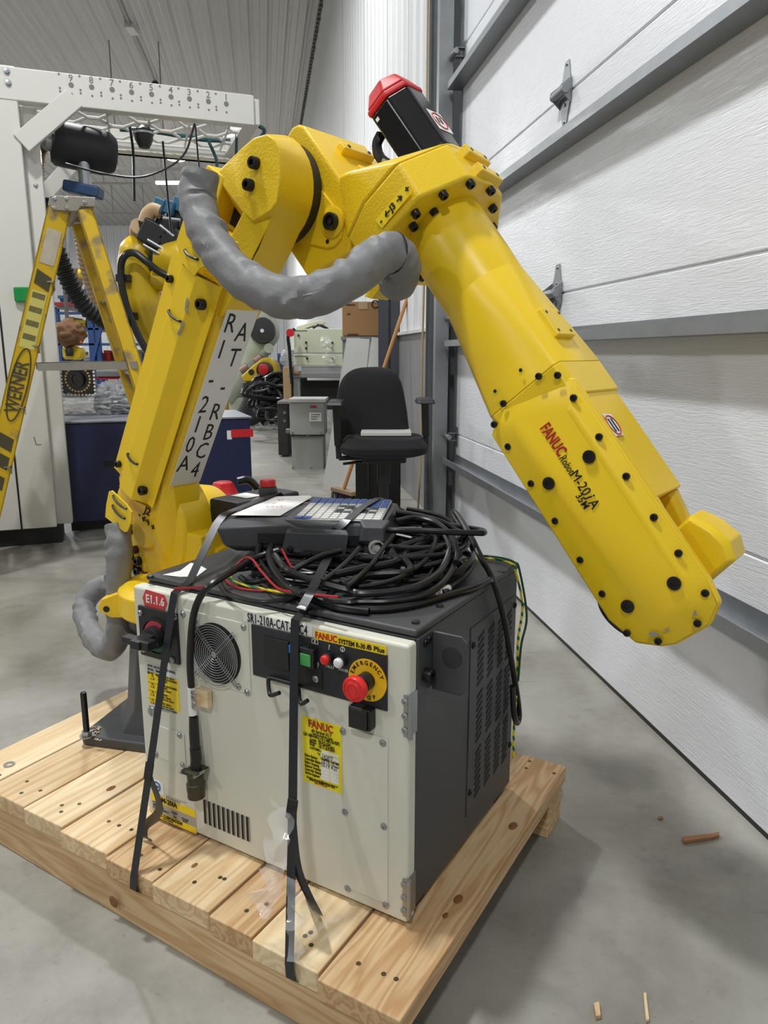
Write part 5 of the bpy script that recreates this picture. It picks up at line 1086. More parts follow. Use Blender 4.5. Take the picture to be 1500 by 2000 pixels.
# stickers and lettering on the near rail
rd = (topF-botF).normalized(); rs = rd.cross(wdir).normalized(); rs = rs if rs.x > 0 else -rs
def rpt(t, s, o=.0): return topF-rd*t+rs*s-wdir*(.0012+o)
def rquad(t0, t1, s0, s1, mat, nm, sh=0.): return MB().prism([rpt(t0, s0), rpt(t0+sh, s1), rpt(t1+sh, s1), rpt(t1, s0)], -wdir*.0005).build(nm, mat, rF)
rquad(.09, .24, -.03, .03, pm('worn_white_label', (186, 178, 158), .6, var=.25, vs_=30), 'worn_label')
wl_ = rquad(.36, .62, -.034, .03, pm('caution_label', (206, 196, 104), .6, var=.1), 'caution_label')
for k in range(4): MB().prism([rpt(.37+k*.062, -.028, .0006), rpt(.37+k*.062, .024, .0006), rpt(.395+k*.062, .024, .0006), rpt(.395+k*.062, -.028, .0006)], -wdir*.0003).build('label_print', pm('faded_print', (112, 106, 62), .7, var=.4, vs_=90), wl_)
BR_ = pm('black_print', (74, 68, 44), .6)
text('WERNER', .082, BR_, rF, rpt(.92, .022, .0005), rd, -rs, bold=.016, depth=.0003, sx=.72)
P = [rpt(.79+.17*math.cos(t), .0+.036*math.sin(t), .0006) for t in [2*math.pi*k/30 for k in range(31)]]; MB().tube(P, .0032, 5, caps=False).build('logo_oval', BR_, rF)
for t in (1.02, 1.11, 1.21, 1.66, 1.75, 1.84, .27): rquad(t, t+.062, -.032, .032, BR_, 'dark_bar', .022)
# ---------------------------------------------------------------- navy cabinet with things on it
NAVY = pm('navy_paint', (28, 36, 74), .35, var=.08)
nv = thing('navy_cabinet', 'low navy blue steel cabinet behind the robot with red tape', 'cabinet', V((-.85, 4.76, 0)), math.atan2(cxd.y, cxd.x))
NV0 = V((-.85, 4.76, 0))
def nvp(u, v, o=0.): return onp(u, v, NV0-cyd*o, cyd)-NV0
def nvbox(u0, v0, u1, v1, d, mat, nm, o=.003):
    a, b = nvp(u0, v0, o), nvp(u1, v1, o); return MB().box(a.dot(cxd), b.dot(cxd), -o, -o+d, b.z, a.z).build(nm, mat, nv, world=False)
MB().box(-1.12, 0, 0, .62, .06, .655).build('body', NAVY, nv, world=False, bv=.008); MB().box(-1.122, .012, -.01, .63, .655, .668).build('top_sheet', pm('cabinet_top_grey', (120, 124, 132), .4), nv, world=False, bv=.004)
MB().box(-1.1, -.03, .06, .6, 0, .06).build('plinth', BLK, nv, world=False)
MB().box(-.463, -.457, -.0015, .001, .08, .64).build('door_gap', INK, nv, world=False)
nvbox(202, 901, 226, 911, .004, INK, 'handle_slot', .001)
def pbox(u0, v0, u1, v1, y, d, mat, name, bv=.004, **k):
    a, b = aty(u0, v0, y), aty(u1, v1, y); return MB().box(a.x, b.x, y, y+d, b.z, a.z).build(name, mat, k.pop('parent', None), bv=bv, **k)
nvbox(451, 839, 495, 853, .002, pm('red_tape', (204, 36, 44), .4), 'red_tape', .003); nvbox(443, 841, 453, 858, .002, WHITE, 'tape_tag', .001)
# ring light panel
rlp = thing('ring_light_panel', 'black square inspection light panel with a ring of small lamps', 'light panel', aty(150, 777, 4.9))
pbox(113, 706, 187, 777, 4.9, .03, STEEL, 'panel_frame', .002, parent=rlp); pbox(115, 708, 185, 775, 4.895, .01, pm('panel_black', (16, 17, 20), .25), 'panel_face', 0, parent=rlp)
pc0 = aty(152, 741, 4.893); led = MB().lathe([(.008, 0), (.006, .006), (.001, .008)], None, 8).mesh('led'); led.materials.append(pm('led_amber', (206, 170, 110), .3)); led2 = led.copy(); led2.materials.clear(); led2.materials.append(pm('led_white', (220, 216, 208), .3))
for k in range(24):
    t = 2*math.pi*k/24; inst(led, 'led', rlp, amat(pc0+V((.078*math.cos(t), 0, .078*math.sin(t))), (0, -1, 0)))
for k in range(9):
    for sx, sz in (((k-4)*.023, -.1), ((k-4)*.023, .1), (-.105, (k-4)*.023), (.105, (k-4)*.023)): inst(led2, 'led', rlp, amat(pc0+V((sx, 0, sz)), (0, -1, 0)))
MB().lathe([(.042, 0), (.046, .012), (.036, .014), (.034, .004), (.001, .004)], amat(pc0, (0, -1, 0)), 26).build('lens', pm('lens_glass', (30, 32, 36), .08), rlp)
# bubble wrap heap
BUB = pm('bubble_wrap', (190, 193, 196), .15, alpha=.5, bump=.9, bs=60, bdist=.012, spec=.9)
m = MB(); random.seed(4)
def blob(c, rx, ry, rz_, seed, nu=22, nv=12, amp=.3, fr=3.):
    m = MB(); vv = []
    for j in range(nv+1):
        ph = math.pi*j/nv
        for i in range(nu):
            t = 2*math.pi*i/nu; d = V((math.sin(ph)*math.cos(t), math.sin(ph)*math.sin(t), math.cos(ph))); k = 1+amp*noise.noise(d*fr+V((seed, 0, 0)))
            vv.append(V(c)+V((d.x*rx*k, d.y*ry*k, d.z*rz_*k)))
    m.add(vv, [(j*nu+i, (j+1)*nu+i, (j+1)*nu+(i+1) % nu, j*nu+(i+1) % nu) for j in range(nv) for i in range(nu)]); return m
bc = aty(168, 795, 4.95); blob((bc.x-.02, 5.0, .73), .33, .16, .10, 2, 72, 36, .45, 7).build('bubble_wrap', BUB, ang=80, label='crumpled clear bubble wrap heap on the navy cabinet', cat='bubble wrap')
bc = aty(218, 775, 5.0); blob((bc.x, 5.06, .75), .13, .12, .12, 5, 44, 26, .45, 6).build('bubble_wrap', BUB, ang=80, label='smaller bubble wrap lump behind the light panel right side', cat='bubble wrap')
bm_ = thing('bench_machine', 'grey and white bench machine with silver roller and red stripe', 'machine', V((-1.3, 5.15, .668)))
pbox(186, 722, 300, 738, 5.15, .14, STEEL, 'silver_roller', .015, parent=bm_); pbox(186, 738, 300, 741, 5.14, .1, RED, 'red_stripe', 0, parent=bm_); pbox(230, 742, 300, 760, 5.2, .1, pm('dark_green_panel', (20, 66, 52), .5), 'green_panel', 0, parent=bm_)
pbox(212, 759, 300, 763, 5.12, .2, CW, 'shelf', .002, parent=bm_); pbox(205, 764, 300, 815, 5.2, .2, pm('machine_grey', (120, 122, 124), .5), 'housing', .004, parent=bm_); pbox(240, 774, 300, 778, 5.1, .1, CW, 'rail', .002, parent=bm_)
for k in range(4): 
    p = aty(247+k*9, 795, 5.15); MB().lathe([(.018, 0), (.002, .04)], Matrix.Translation(p), 4).build('tooth', STEEL, bm_)
# ---------------------------------------------------------------- second yellow robot in the background
r2 = thing('background_robot', 'yellow robot arm with black gripper and cable loop behind the stepladder', 'robot arm', aty(330, 790, 6.2)); Y2 = 6.2
Y2M = pm('far_robot_yellow', (206, 172, 14), .35, var=.04)
def b2(u, v, o=0.): return aty(u, v, Y2+o)
P = smoothpath([b2(268, 490), b2(266, 530), b2(274, 580), b2(292, 630), b2(318, 680), b2(350, 730)], 8); n = len(P)
MB().tube(P, [.135+.03*math.sin(i/n*3.14) for i in range(n)], 20, squash=lambda i, a: 1-.12*abs(math.sin(a))).build('upper_arm', Y2M, r2)
blob(b2(271, 497), .15, .14, .15, 3, 28, 16, .04).build('elbow_head', Y2M, r2)
MB().lathe([(.13, 0), (.135, .01), (.135, .05), (.12, .06)], amat(b2(293, 500), V((1, .2, -.1))), 28).build('elbow_ring', BLK, r2)
MB().lathe([(.15, 0), (.16, .05), (.16, .14), (.12, .2)], amat(b2(300, 508), V((1, .25, -.1))), 28).build('elbow_casting', Y2M, r2)
blob(b2(352, 508), .22, .2, .2, 8, 30, 18, .05).build('forearm_body', Y2M, r2)
MB().tube(smoothpath([b2(352, 540), b2(330, 548), b2(300, 545)], 6), [.09]*13, 14).build('forearm_rib', Y2M, r2)
for k, (u, v, w, h, o) in enumerate(((300, 458, 46, 44, -.1), (325, 448, 40, 40, 0.), (345, 428, 34, 40, .05), (286, 440, 22, 30, -.05), (335, 470, 40, 30, -.1))):
    p = b2(u, v, o); s_ = (Y2*1.0)/FPX; MB().box(-w*s_/2, w*s_/2, -.06, .08, -h*s_/2, h*s_/2, Matrix.Translation(p) @ Matrix.Rotation(.5-.2*k, 4, 'Y')).build('gripper_block', BLK, r2, bv=.02)
for u, v, o in ((330, 405, -.06), (349, 400, 0), (312, 402, -.08)): p = b2(u, v, o); MB().box(-.04, .04, -.05, .05, -.05, .05, Matrix.Translation(p) @ Matrix.Rotation(.4, 4, 'Y')).build('valve_block', pm('valve_blue', (52, 104, 136), .4), r2, bv=.008)
for k, (p, q) in enumerate((((288, 468), (318, 486)), ((280, 478), (312, 496)), ((312, 440), (340, 462)), ((318, 426), (352, 430)))): MB().tube([b2(*p, -.16), b2(*q, -.16)], .012, 8).build('steel_rod', GALV, r2)
MB().tube(smoothpath([b2(283, 436, -.1), b2(290, 418, -.1), b2(302, 410, -.1), b2(314, 414, -.1)], 6), .055, 14).build('beige_elbow_hose', HOSE, r2)
MB().tube(smoothpath([b2(340, 545, -.2), b2(310, 530, -.22), b2(285, 510, -.24), b2(262, 494, -.24), b2(243, 500, -.24), b2(236, 525, -.22), b2(240, 570, -.22), b2(255, 620, -.22), b2(275, 665, -.22), b2(296, 700, -.22)], 6), .028, 10).build('cable_loop', RUBBER, r2)
for k, (u, v) in enumerate(((246, 545), (258, 618))): p = b2(u, v, -.1); MB().box(-.05, .06, -.1, .05, -.03, .03, Matrix.Translation(p)).build('cable_clamp', BLK, r2, bv=.01)
ribhose('ribbed_hose', [aty(276, 470, 6.3), aty(270, 455, 6.2), aty(272, 442, 6.1)], .06, 'beige ribbed hose rising to the background gripper', HOSE, .12)
MB().box(-.25, .35, -.3, .3, -.75, .05, Matrix.Translation(b2(350, 740, .1))).build('robot_pedestal', Y2M, r2, bv=.03)
# ---------------------------------------------------------------- shelving behind the ladder
BLUE = pm('rack_blue', (44, 74, 128), .45); ORED = pm('rack_red', (150, 40, 36), .5); YS = 9.0
rack = thing('storage_rack', 'blue and red steel storage rack full of parts behind the ladder', 'rack', aty(200, 760, YS))
def rbx(u0, v0, u1, v1, nm, mat, d=.06, o=0.): return pbox(u0, v0, u1, v1, YS+o, d, mat, nm, .004, parent=rack)
for u in (112, 176, 190, 238, 330): rbx(u, 560 if u in (176, 330) else 600, u+5, 775, 'upright', BLUE)
for v in (609, 640, 670, 705, 735): rbx(110, v, 330, v+5, 'blue_beam', BLUE)
rbx(105, 590, 335, 597, 'red_beam', ORED, .08, -.05); rbx(105, 598, 335, 603, 'shelf_deck', pm('deck_grey', (150, 148, 142), .6), .9)
rbx(110, 641, 330, 645, 'shelf_deck', bpy.data.materials['deck_grey'], .9, .02); rbx(110, 706, 330, 710, 'shelf_deck', bpy.data.materials['deck_grey'], .9, .02)
for (p, q) in (((178, 720), (198, 640)), ((215, 770), (196, 700)), ((236, 640), (186, 600))): MB().bar(aty(*p, YS-.02), aty(*q, YS-.02), .03, .03).build('diagonal', BLUE, rack)
random.seed(33)
cols = [((190, 190, 186), 'white'), ((40, 42, 46), 'black'), ((198, 166, 30), 'yellow'), ((120, 96, 70), 'brown'), ((110, 112, 116), 'grey'), ((52, 84, 130), 'blue'), ((168, 44, 40), 'red')]
cm = [pm('bin_'+n, c, .5) for c, n in cols]
where = ['on the top shelf', 'on the second shelf', 'on the third shelf']
for r, (v, lb) in enumerate(((590, where[0]), (640, where[1]), (705, where[2]))):
    u = 114; k = 0
    while u < 320:
        w = random.randint(11, 22); h = random.randint(10, 24); c_ = random.randrange(len(cols)); a, b = aty(u, v-h, YS+.1), aty(u+w, v, YS+.1)
        m = MB(); dx = (b.x-a.x); m.hull([V((x, y, z)) for (x, z, y) in ((a.x+dx*.05, b.z, YS+.12), (b.x-dx*.05, b.z, YS+.12), (a.x, a.z, YS+.1), (b.x, a.z, YS+.1), (a.x+dx*.05, b.z, YS+.38), (b.x-dx*.05, b.z, YS+.38), (a.x, a.z, YS+.4), (b.x, a.z, YS+.4))]); bn = thing('parts_bin', '%s parts bin %s of the rack, %s from its left end' % (cols[c_][1], lb, ('first', 'second', 'third', 'fourth', 'fifth', 'sixth', 'seventh', 'eighth', 'ninth', 'tenth', 'eleventh', 'twelfth', 'thirteenth', 'fourteenth')[k]), 'bin', (a.x, YS+.1, b.z), group='bins on the storage rack')
        m.build('bin_body', cm[c_], bn, bv=.01); MB().box(a.x-.008, b.x+.008, YS+.095, YS+.11, a.z-.03, a.z+.005).build('bin_lip', cm[c_], bn); u += w+random.randint(2, 6); k += 1
# hoist hanging in front of the rack
YH = 6.6
ho = thing('chain_hoist', 'yellow chain hoist hanging on a grey strap behind the ladder', 'hoist', aty(140, 695, YH))
pbox(118, 676, 146, 702, YH, .14, pm('hoist_yellow', (216, 188, 24), .45), 'hoist_body', .03, parent=ho); p = aty(150, 689, YH+.07); MB().lathe([(.055, -.06), (.06, -.05), (.06, .05), (.055, .06)], amat(p, (0, 1, 0)), 18).build('hoist_drum', bpy.data.materials['hoist_yellow'], ho)
p = aty(135, 684, YH-.02); MB().lathe([(.03, -.05), (.035, .0), (.012, .04), (.012, .1)], Matrix.Translation(p), 12).build('hook_block', BLK, ho)
pbox(122, 560, 134, 632, YH+.1, .02, pm('grey_sling', (96, 96, 98), .8), 'sling', 0, parent=ho)
m = blob(aty(137, 650, YH), .13, .12, .11, 12, 36, 22, .35); m.build('brown_cover', pm('brown_canvas', (116, 84, 60), .85, bump=.4, bs=30), ho, ang=80)
pbox(154, 655, 160, 670, YH-.05, .03, pm('orange_tag', (226, 116, 34), .5), 'orange_tag', .003, parent=ho)
pbox(118, 520, 152, 558, YH+.1, .15, pm('brown_motor', (104, 88, 76), .6, var=.2), 'trolley_motor', .03, parent=ho); MB().cyl(aty(155, 535, YH), (1, 0, 0), .04, .09, 14).build('trolley_knob', bpy.data.materials['hoist_yellow'], ho)
MB().tube([aty(132, 530, YH+.12), V((aty(132, 530, YH).x, YH+.12, 2.35))], .02, 8).build('suspension', GALV, ho)
# ---------------------------------------------------------------- behind the controller: bench, chair, stored robots
# task chair
YC = 3.55
ch = thing('office_chair', 'black fabric office chair with armrests, a white board on its seat', 'chair', V((aty(745, 900, YC+.1).x, YC+.1, 0)))
FAB = pm('black_fabric', (26, 26, 29), .9, var=.25, vs_=40, bump=.3, bs=400); CPL = pm('chair_plastic', (30, 31, 33), .45)
def cpt(u, v, o=0.): return aty(u, v, YC+o)
ot = [(664, 868), (657, 800), (660, 762), (672, 735), (692, 721), (720, 717), (752, 718), (772, 728), (784, 748), (793, 790), (799, 840), (800, 868)]
m = MB(); fr = [cpt(u, v, .36+.03*abs((u-730)/70)**2*-1) for u, v in ot]
ctr = cpt(730, 800, .36); fr = smoothpath(fr, 4)
m.hull([ctr+(p-ctr)*k+V((0, d, 0)) for p in fr for k, d in ((1, 0), (1, .035), (.97, .05), (.965, -.022), (.88, -.038), (.7, -.05), (.4, -.056))]); m.build('backrest', FAB, ch, ang=60)
so = [(662, 872), (668, 858), (690, 852), (745, 851), (800, 850), (825, 856), (838, 868), (838, 882), (822, 895), (780, 901), (720, 901), (680, 895), (665, 884)]
zs = cpt(745, 876, 0).z; cx0 = cpt(750, 876).x; s_ = YC/FPX*.985
m = MB(); rim = [(math.cos(t), math.sin(t)) for t in [2*math.pi*k/28 for k in range(28)]]
sq_ = lambda x: math.copysign(abs(x)**.6, x)
m.hull([V((cx0+.215*sq_(c), YC+.18+.21*sq_(s), zs-.035)) for c, s in rim]+[V((cx0+.22*sq_(c), YC+.18+.215*sq_(s), zs)) for c, s in rim]+[V((cx0+.19*sq_(c), YC+.19+.185*sq_(s), zs+.04)) for c, s in rim]+[V((cx0+.17*sq_(c), YC+.18+.16*sq_(s), zs-.05)) for c, s in rim]); m.build('seat', FAB, ch, bv=.008)
for (u0, u1, ul, vt, vb) in ((637, 676, 662, 784, 905), (809, 851, 832, 780, 880)):
    a = cpt((u0+u1)/2, vt+6, .12); w = (u1-u0)*s_
    m = MB(); m.hull([a+V((x*w/2, y*.13, z)) for x, y, z in ((-.8, -1, 0), (.8, -1, 0), (1, -.6, 0), (1, .6, 0), (.8, 1, 0), (-.8, 1, 0), (-1, .6, 0), (-1, -.6, 0), (-.7, -.9, .02), (.7, -.9, .02), (.7, .9, .02), (-.7, .9, .02))]); ap = m.build('arm_pad', CPL, ch, bv=.006)
    q = cpt(ul, vb-10, .14); m = MB(); m.bar(a+V((0, 0, 0)), a.lerp(q, .75), .035, .055, up=(0, 1, 0)); m.bar(a.lerp(q, .7), q, .026, .045, up=(0, 1, 0)); m.bar(q+V((0, 0, .0)), V((cx0+(.1 if u0 > 700 else -.1), q.y, zs-.06)), .04, .02, up=(0, 0, 1)); m.build('arm_post', CPL, ch, bv=.004)
cen = V((cx0, YC+.18, 0)); MB().lathe([(.025, .08), (.025, zs-.2), (.035, zs-.2), (.035, zs-.06)], Matrix.Translation(cen), 16).build('gas_column', CPL, ch)
MB().box(-.11, .11, -.09, .12, zs-.085, zs-.05, Matrix.Translation(cen)).build('tilt_mechanism', CPL, ch, bv=.01); MB().tube([cen+V((-.05, -.05, zs-.075)), cen+V((-.2, -.1, zs-.085))], .007, 8).build('lever', CPL, ch)
MB().bar(cen+V((0, .1, zs-.07)), cen+V((0, .30, zs+.15)), .07, .02, up=(0, 1, 0)).build('back_support', CPL, ch)
for k in range(5):
    t = 2*math.pi*k/5+.4; e = cen+V((.29*math.cos(t), .29*math.sin(t), .075)); sl_ = MB().hull([cen+V((.03*math.cos(t+q), .03*math.sin(t+q), z)) for q in (-1.2, 1.2) for z in (.08, .13)]+[e+V((.015*math.cos(t+q), .015*math.sin(t+q), z)) for q in (-1.4, 1.4) for z in (-.01, .02)]).build('base_leg', CPL, ch, bv=.004)
    MB().lathe([(.02, -.022), (.03, -.02), (.03, .02), (.02, .022)], amat(e-V((0, 0, .045)), V((-math.sin(t), math.cos(t), 0))), 16).build('castor', BLK, sl_)
p, q = cpt(705, 846, .2), cpt(802, 843, .28); m = MB(); m.box(p.x, q.x, YC+.16, YC+.34, zs+.042, zs+.062); m.build('white_board', pm('white_board', (216, 214, 208), .5), label='flat white board lying on the chair seat', cat='board', bv=.003)
# tower standing behind the chair
def pthing(name, label, cat, u0, v0, u1, v1, y, d, mat, bv=.006, group=None):
    t = thing(name, label, cat, ((aty(u0, v1, y).x+aty(u1, v1, y).x)/2, y+d/2, max(0, aty(u0, v1, y).z)), group=group)
    pbox(u0, v0, u1, v1, y, d, mat, 'body', bv, parent=t); return t
t = pthing('black_case', 'tall black case standing on the floor behind the office chair', 'case', 694, 898, 782, 1010, 4.5, .35, pm('case_black', (16, 16, 18), .5))
pbox(716, 905, 722, 965, 4.49, .01, CPL, 'latch', .002, parent=t)
# grey electrical box
eb = pthing('electrical_box', 'grey steel electrical box standing on the floor left of the chair', 'electrical box', 565, 783, 634, 851, 6.92, .34, pm('box_grey_paint', (170, 172, 170), .45, var=.03), .006)
EBM = bpy.data.materials['box_grey_paint']
pbox(569, 851, 632, 917, 6.95, .3, EBM, 'lower_gutter', .004, parent=eb); pbox(563, 779, 636, 786, 6.9, .38, pm('box_lid', (196, 196, 192), .5), 'lid', .004, parent=eb)
lb_ = pbox(604, 806, 628, 823, 6.912, .006, WHITE, 'rating_label', 0, parent=eb)
for i in range(3): pbox(607, 809+i*4.5, 625-3*i, 810+i*4.5, 6.91, .002, INK, 'label_line', 0, parent=lb_)
pbox(606, 793, 618, 796, 6.912, .004, RED, 'red_print', 0, parent=eb); pbox(565, 849, 634, 852, 6.915, .01, CPL, 'seam', 0, parent=eb); pbox(634, 800, 637, 838, 6.97, .1, EBM, 'hinge_strip', .002, parent=eb)
for u, v in ((572, 846), (628, 846), (600, 849), (608, 914), (572, 914)): MB().lathe([(.012, 0), (.01, .006), (.001, .007)], amat(aty(u, v, 6.91), (0, -1, 0)), 10).build('screw', STEEL, eb)
pbox(558, 838, 566, 846, 7.02, .06, GALV, 'latch', .004, parent=eb)
bb = pthing('black_enclosure', 'narrow black enclosure beside the grey electrical box', 'enclosure', 541, 786, 563, 889, 7.8, .5, pm('enclosure_black', (48, 48, 50), .5)); pbox(541, 784, 566, 789, 7.78, .52, pm('enclosure_rim', (120, 122, 120), .5), 'rim', .003, parent=bb)
for v in (806, 822): MB().cyl(aty(556, v, 7.79), (0, -1, 0), .015, .01, 12).build('knob', STEEL, bb)
# white boards leaning low
for i, (u, lb) in enumerate(((640, 'left white folded panel leaning by the grey electrical box'), (655, 'right white folded panel leaning by the grey electrical box'))):
    a = aty(u+(2 if i else -2), 913, 6.85+.05*i); b = aty(u+18, 800, 7.1+.05*i); t = thing('leaning_panel', lb, 'panel', a); m = MB(); m.prism([a, a+V((.09, 0, 0)), b+V((.09, 0, 0)), b], (0, .03, .0)); m.build('panel_face', pm('panel_white', (206, 206, 202), .5), t, bv=.003); m = MB(); m.prism([a+V((.09, 0, 0)), a+V((.105, .05, 0)), b+V((.105, .05, 0)), b+V((.09, 0, 0))], (.004, 0, 0)); m.build('panel_return', bpy.data.materials['panel_white'], t)
# bench with controllers
BG = pm('bench_grey', (128, 130, 132), .5)
YB = 8.0
bn = thing('work_bench', 'grey steel workbench with dark interior behind the chair', 'bench', aty(620, 860, YB))
pbox(563, 728, 680, 738, YB, .75, BG, 'worktop', .006, parent=bn)
a = aty(574, 738, YB+.02); b = aty(680, 738, YB+.02)
for x in (a.x+.03, b.x-.03):
    for y in (YB+.04, YB+.74): MB().box(x-.035, x+.035, y-.03, y+.03, 0, a.z).build('leg', BG, bn)
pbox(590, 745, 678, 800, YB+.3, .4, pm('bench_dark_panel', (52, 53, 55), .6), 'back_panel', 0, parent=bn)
pbox(572, 726, 585, 731, YB-.02, .3, pm('wood_edge', (156, 108, 66), .6), 'wood_edge', .003, parent=bn)
GRN = pm('pale_green_paint', (196, 202, 176), .45, var=.03)
for (v0, v1, lb) in ((642, 690, 'upper pale green controller on the workbench'), (692, 714, 'lower pale green controller on the workbench')):
    t = pthing('bench_controller', lb, 'controller', 573, v0, 676, v1, YB+.08, .5, GRN, .008)
    for (u, v) in ((583, 655), (598, 669), (598, 680), (649, 669), (649, 680)) if v0 < 650 else ((600, 700), (650, 700)): MB().cyl(aty(u, v, YB+.075), (0, -1, 0), .012, .01, 10).build('knob', BLK, t)
    pbox(575, v0+3, 600, v0+4.5, YB+.076, .004, GREYINK, 'print_line', 0, parent=t)
t = pthing('bench_box', 'light grey steel box under the green controllers', 'box', 588, 714, 678, 729, YB+.03, .5, pm('bench_box_grey', (150, 152, 152), .45)); pbox(590, 716, 676, 717, YB+.028, .004, BG, 'lid_gap', 0, parent=t)
for u, lb in ((0, 'cream'),):
    a = aty(577, 640, YB+.2); b = aty(628, 627, YB+.2); t = thing('old_pendant', 'cream handheld pendant lying on the upper green controller', 'pendant', a); m = MB(); m.prism([aty(u_, v_, YB+.2) for u_, v_ in ((577, 643), (581, 637), (612, 628), (628, 624), (634, 628), (632, 634), (610, 637), (596, 642))], (0, .2, 0)); m.build('case', pm('cream_plastic', (206, 204, 180), .5), t, bv=.008); MB().tube(smoothpath([aty(612, 640, YB+.2), aty(622, 635, YB+.15), aty(634, 639, YB+.15), aty(640, 642, YB+.2)], 5), .014, 8).build('lead', RUBBER, t)
t = thing('plug_lead', 'black lead with a red plug hanging beside the green controllers', 'cable', aty(566, 650, YB)); MB().tube(smoothpath([aty(575, 643, YB), aty(563, 655, YB-.05), aty(565, 680, YB-.05), aty(567, 710, YB-.05), aty(570, 750, YB-.05)], 6), .018, 8).build('lead', RUBBER, t); MB().lathe([(.04, -.04), (.04, .03)], amat(aty(567, 650, YB-.06), (0, -1, 0)), 14).build('red_plug', RED, t)
film(aty(625, 655, YB+.02), aty(640, 715, YB)-aty(625, 655, YB+.02), V((.12, 0, 0)), 12, 5, .05, 'film').build('plastic_film', FILM, label='crumpled clear film hanging over the green controllers', cat='plastic film')
# cardboard box, white panels under it
CARD = pm('cardboard', (168, 128, 86), .8, var=.08, vs_=5)
YX = 6.3
cb_ = pthing('cardboard_box', 'brown cardboard shipping box behind the office chair', 'box', 668, 589, 745, 656, YX, .3, CARD, .004)
pbox(700, 589, 718, 604, YX-.006, .004, pm('packing_tape', (186, 160, 124), .3), 'tape', 0, parent=cb_); MB().ring(aty(733, 594, YX-.004), (0, -1, 0), .028, .006, 18, 5).build('print_mark', pm('box_print', (70, 58, 46), .7), cb_)
for (u0, v0, u1) in ((676, 594, 694), (678, 612, 684), (678, 652, 700)): pbox(u0, v0, u1, v0+2.5, YX-.005, .003, bpy.data.materials['box_print'], 'print_line', 0, parent=cb_)
a, b = aty(666, 657, YX), aty(746, 657, YX); t = thing('steel_stand', 'steel stand under the cardboard box behind the white panels', 'stand', ((a.x+b.x)/2, YX+.25, 0)); MB().box(a.x, b.x, YX, YX+.3, a.z-.03, a.z).build('stand_top', BG, t)
for x in (a.x+.03, b.x-.03):
    for y in (YX+.04, YX+.26): MB().box(x-.02, x+.02, y-.02, y+.02, 0, a.z-.03).build('leg', BG, t)
PW = bpy.data.materials['panel_white']
for (q, lb) in ((((664, 740), (677, 660), (700, 660), (692, 745)), 'left white channel panel leaning under the cardboard box'), (((690, 745), (699, 661), (719, 662), (711, 745)), 'middle white channel panel leaning under the cardboard box'), (((714, 745), (726, 659), (743, 660), (737, 745)), 'right white channel panel leaning under the cardboard box')):
    P = [aty(u, v, YX-.12 if v < 700 else YX-.15) for u, v in q]; ex = [P[0]+(P[0]-P[1])*((P[0].z)/(P[1].z-P[0].z)), P[3]+(P[3]-P[2])*((P[3].z)/(P[2].z-P[3].z))]
    t = thing('channel_panel', lb, 'panel', ex[0]); MB().prism([ex[0], P[1], P[2], ex[1]], (0, .012, 0)).build('face', PW, t); MB().prism([ex[1], P[2], P[2]+V((.012, 0, 0)), ex[1]+V((.012, 0, 0))], (0, .07, 0)).build('flange', PW, t)
p = aty(740, 700, 6.55); MB().box(p.x-.02, p.x+.02, 6.55, 6.59, 0, 2.6).build('door_frame_strip', SHEET, label='white vertical trim strip beside the dark column', cat='trim', bv=.003)
# push broom: long tilted handle behind the chair and brush head on the floor
BW = pm('broom_wood', (176, 122, 66), .55, var=.1)
hb = onz(672, 962, .06); ht = aty(797, 577, hb.y+.3)
br = thing('push_broom', 'push broom with long wooden handle leaning behind the chair', 'broom', V((hb.x, hb.y, 0)))
MB().tube([hb+V((0, 0, .03)), ht], .014, 12).build('handle', BW, br)
hx_ = V((.55, -.75, 0)).normalized(); M = basis(hx_, UP.cross(hx_), UP, V((hb.x, hb.y, 0)))
MB().box(-.14, .14, -.03, .03, .055, .085, M).build('brush_block', pm('brush_block_wood', (150, 128, 100), .6), br, bv=.004)
m = MB(); random.seed(8)
for k in range(150): x, y = random.uniform(-.135, .135), random.uniform(-.026, .026); m.bar(M @ V((x, y, .056)), M @ V((x*1.04, y*1.5, .002)), .004, .004, up=hx_)
m.build('bristles', pm('dark_bristle', (52, 50, 48), .9), br, kind='stuff')
# stored robots far behind
YR = 12.4; KR = 1.49
ROBG = pm('robot_pale_green', (178, 186, 168), .45)
sr = thing('pale_green_robot', 'pale green robot with black motor cap stored behind the white sign', 'robot arm', aty(500, 800, YR))
MB().tube(smoothpath([aty(508, 655, YR), aty(495, 690, YR), aty(470, 735, YR), aty(440, 775, YR)], 6), [.16*KR]*7+[.14*KR]*12, 16).build('arm', ROBG, sr); blob(aty(512, 645, YR), .19*KR, .18*KR, .22*KR, 6, 26, 16, .08).build('joint', ROBG, sr)
MB().lathe([(.13*KR, 0), (.14*KR, .02), (.13*KR, .08), (.001, .085)], amat(aty(513, 646, YR-.26), (.1, -1, .05)), 26).build('motor_cap', BLK, sr)
MB().lathe([(.03, .0), (.03, .012)], amat(aty(512, 646, YR-.345), (.1, -1, .05)), 12).build('cap_label', WHITE, sr)
p, q = aty(523, 680, YR-.1), aty(470, 716, YR-.1); MB().tube([p, q], .07*KR, 14).build('balancer', ROBG, sr); MB().lathe([(.045, -.02), (.075, -.02), (.075, .02), (.045, .02)], amat(aty(525, 680, YR-.28), (0, -1, 0)), 18).build('pivot_eye', ROBG, sr)
for k, c_ in ((.25, 'm'), (.55, 'm')): pass
MB().tube([p.lerp(q, .2)+V((0, -.1, -.08)), p.lerp(q, .42)+V((0, -.1, -.08))], .065, 12).build('brass_sleeve', pm('rose_metal', (160, 130, 120), .4, metal=.3), sr)
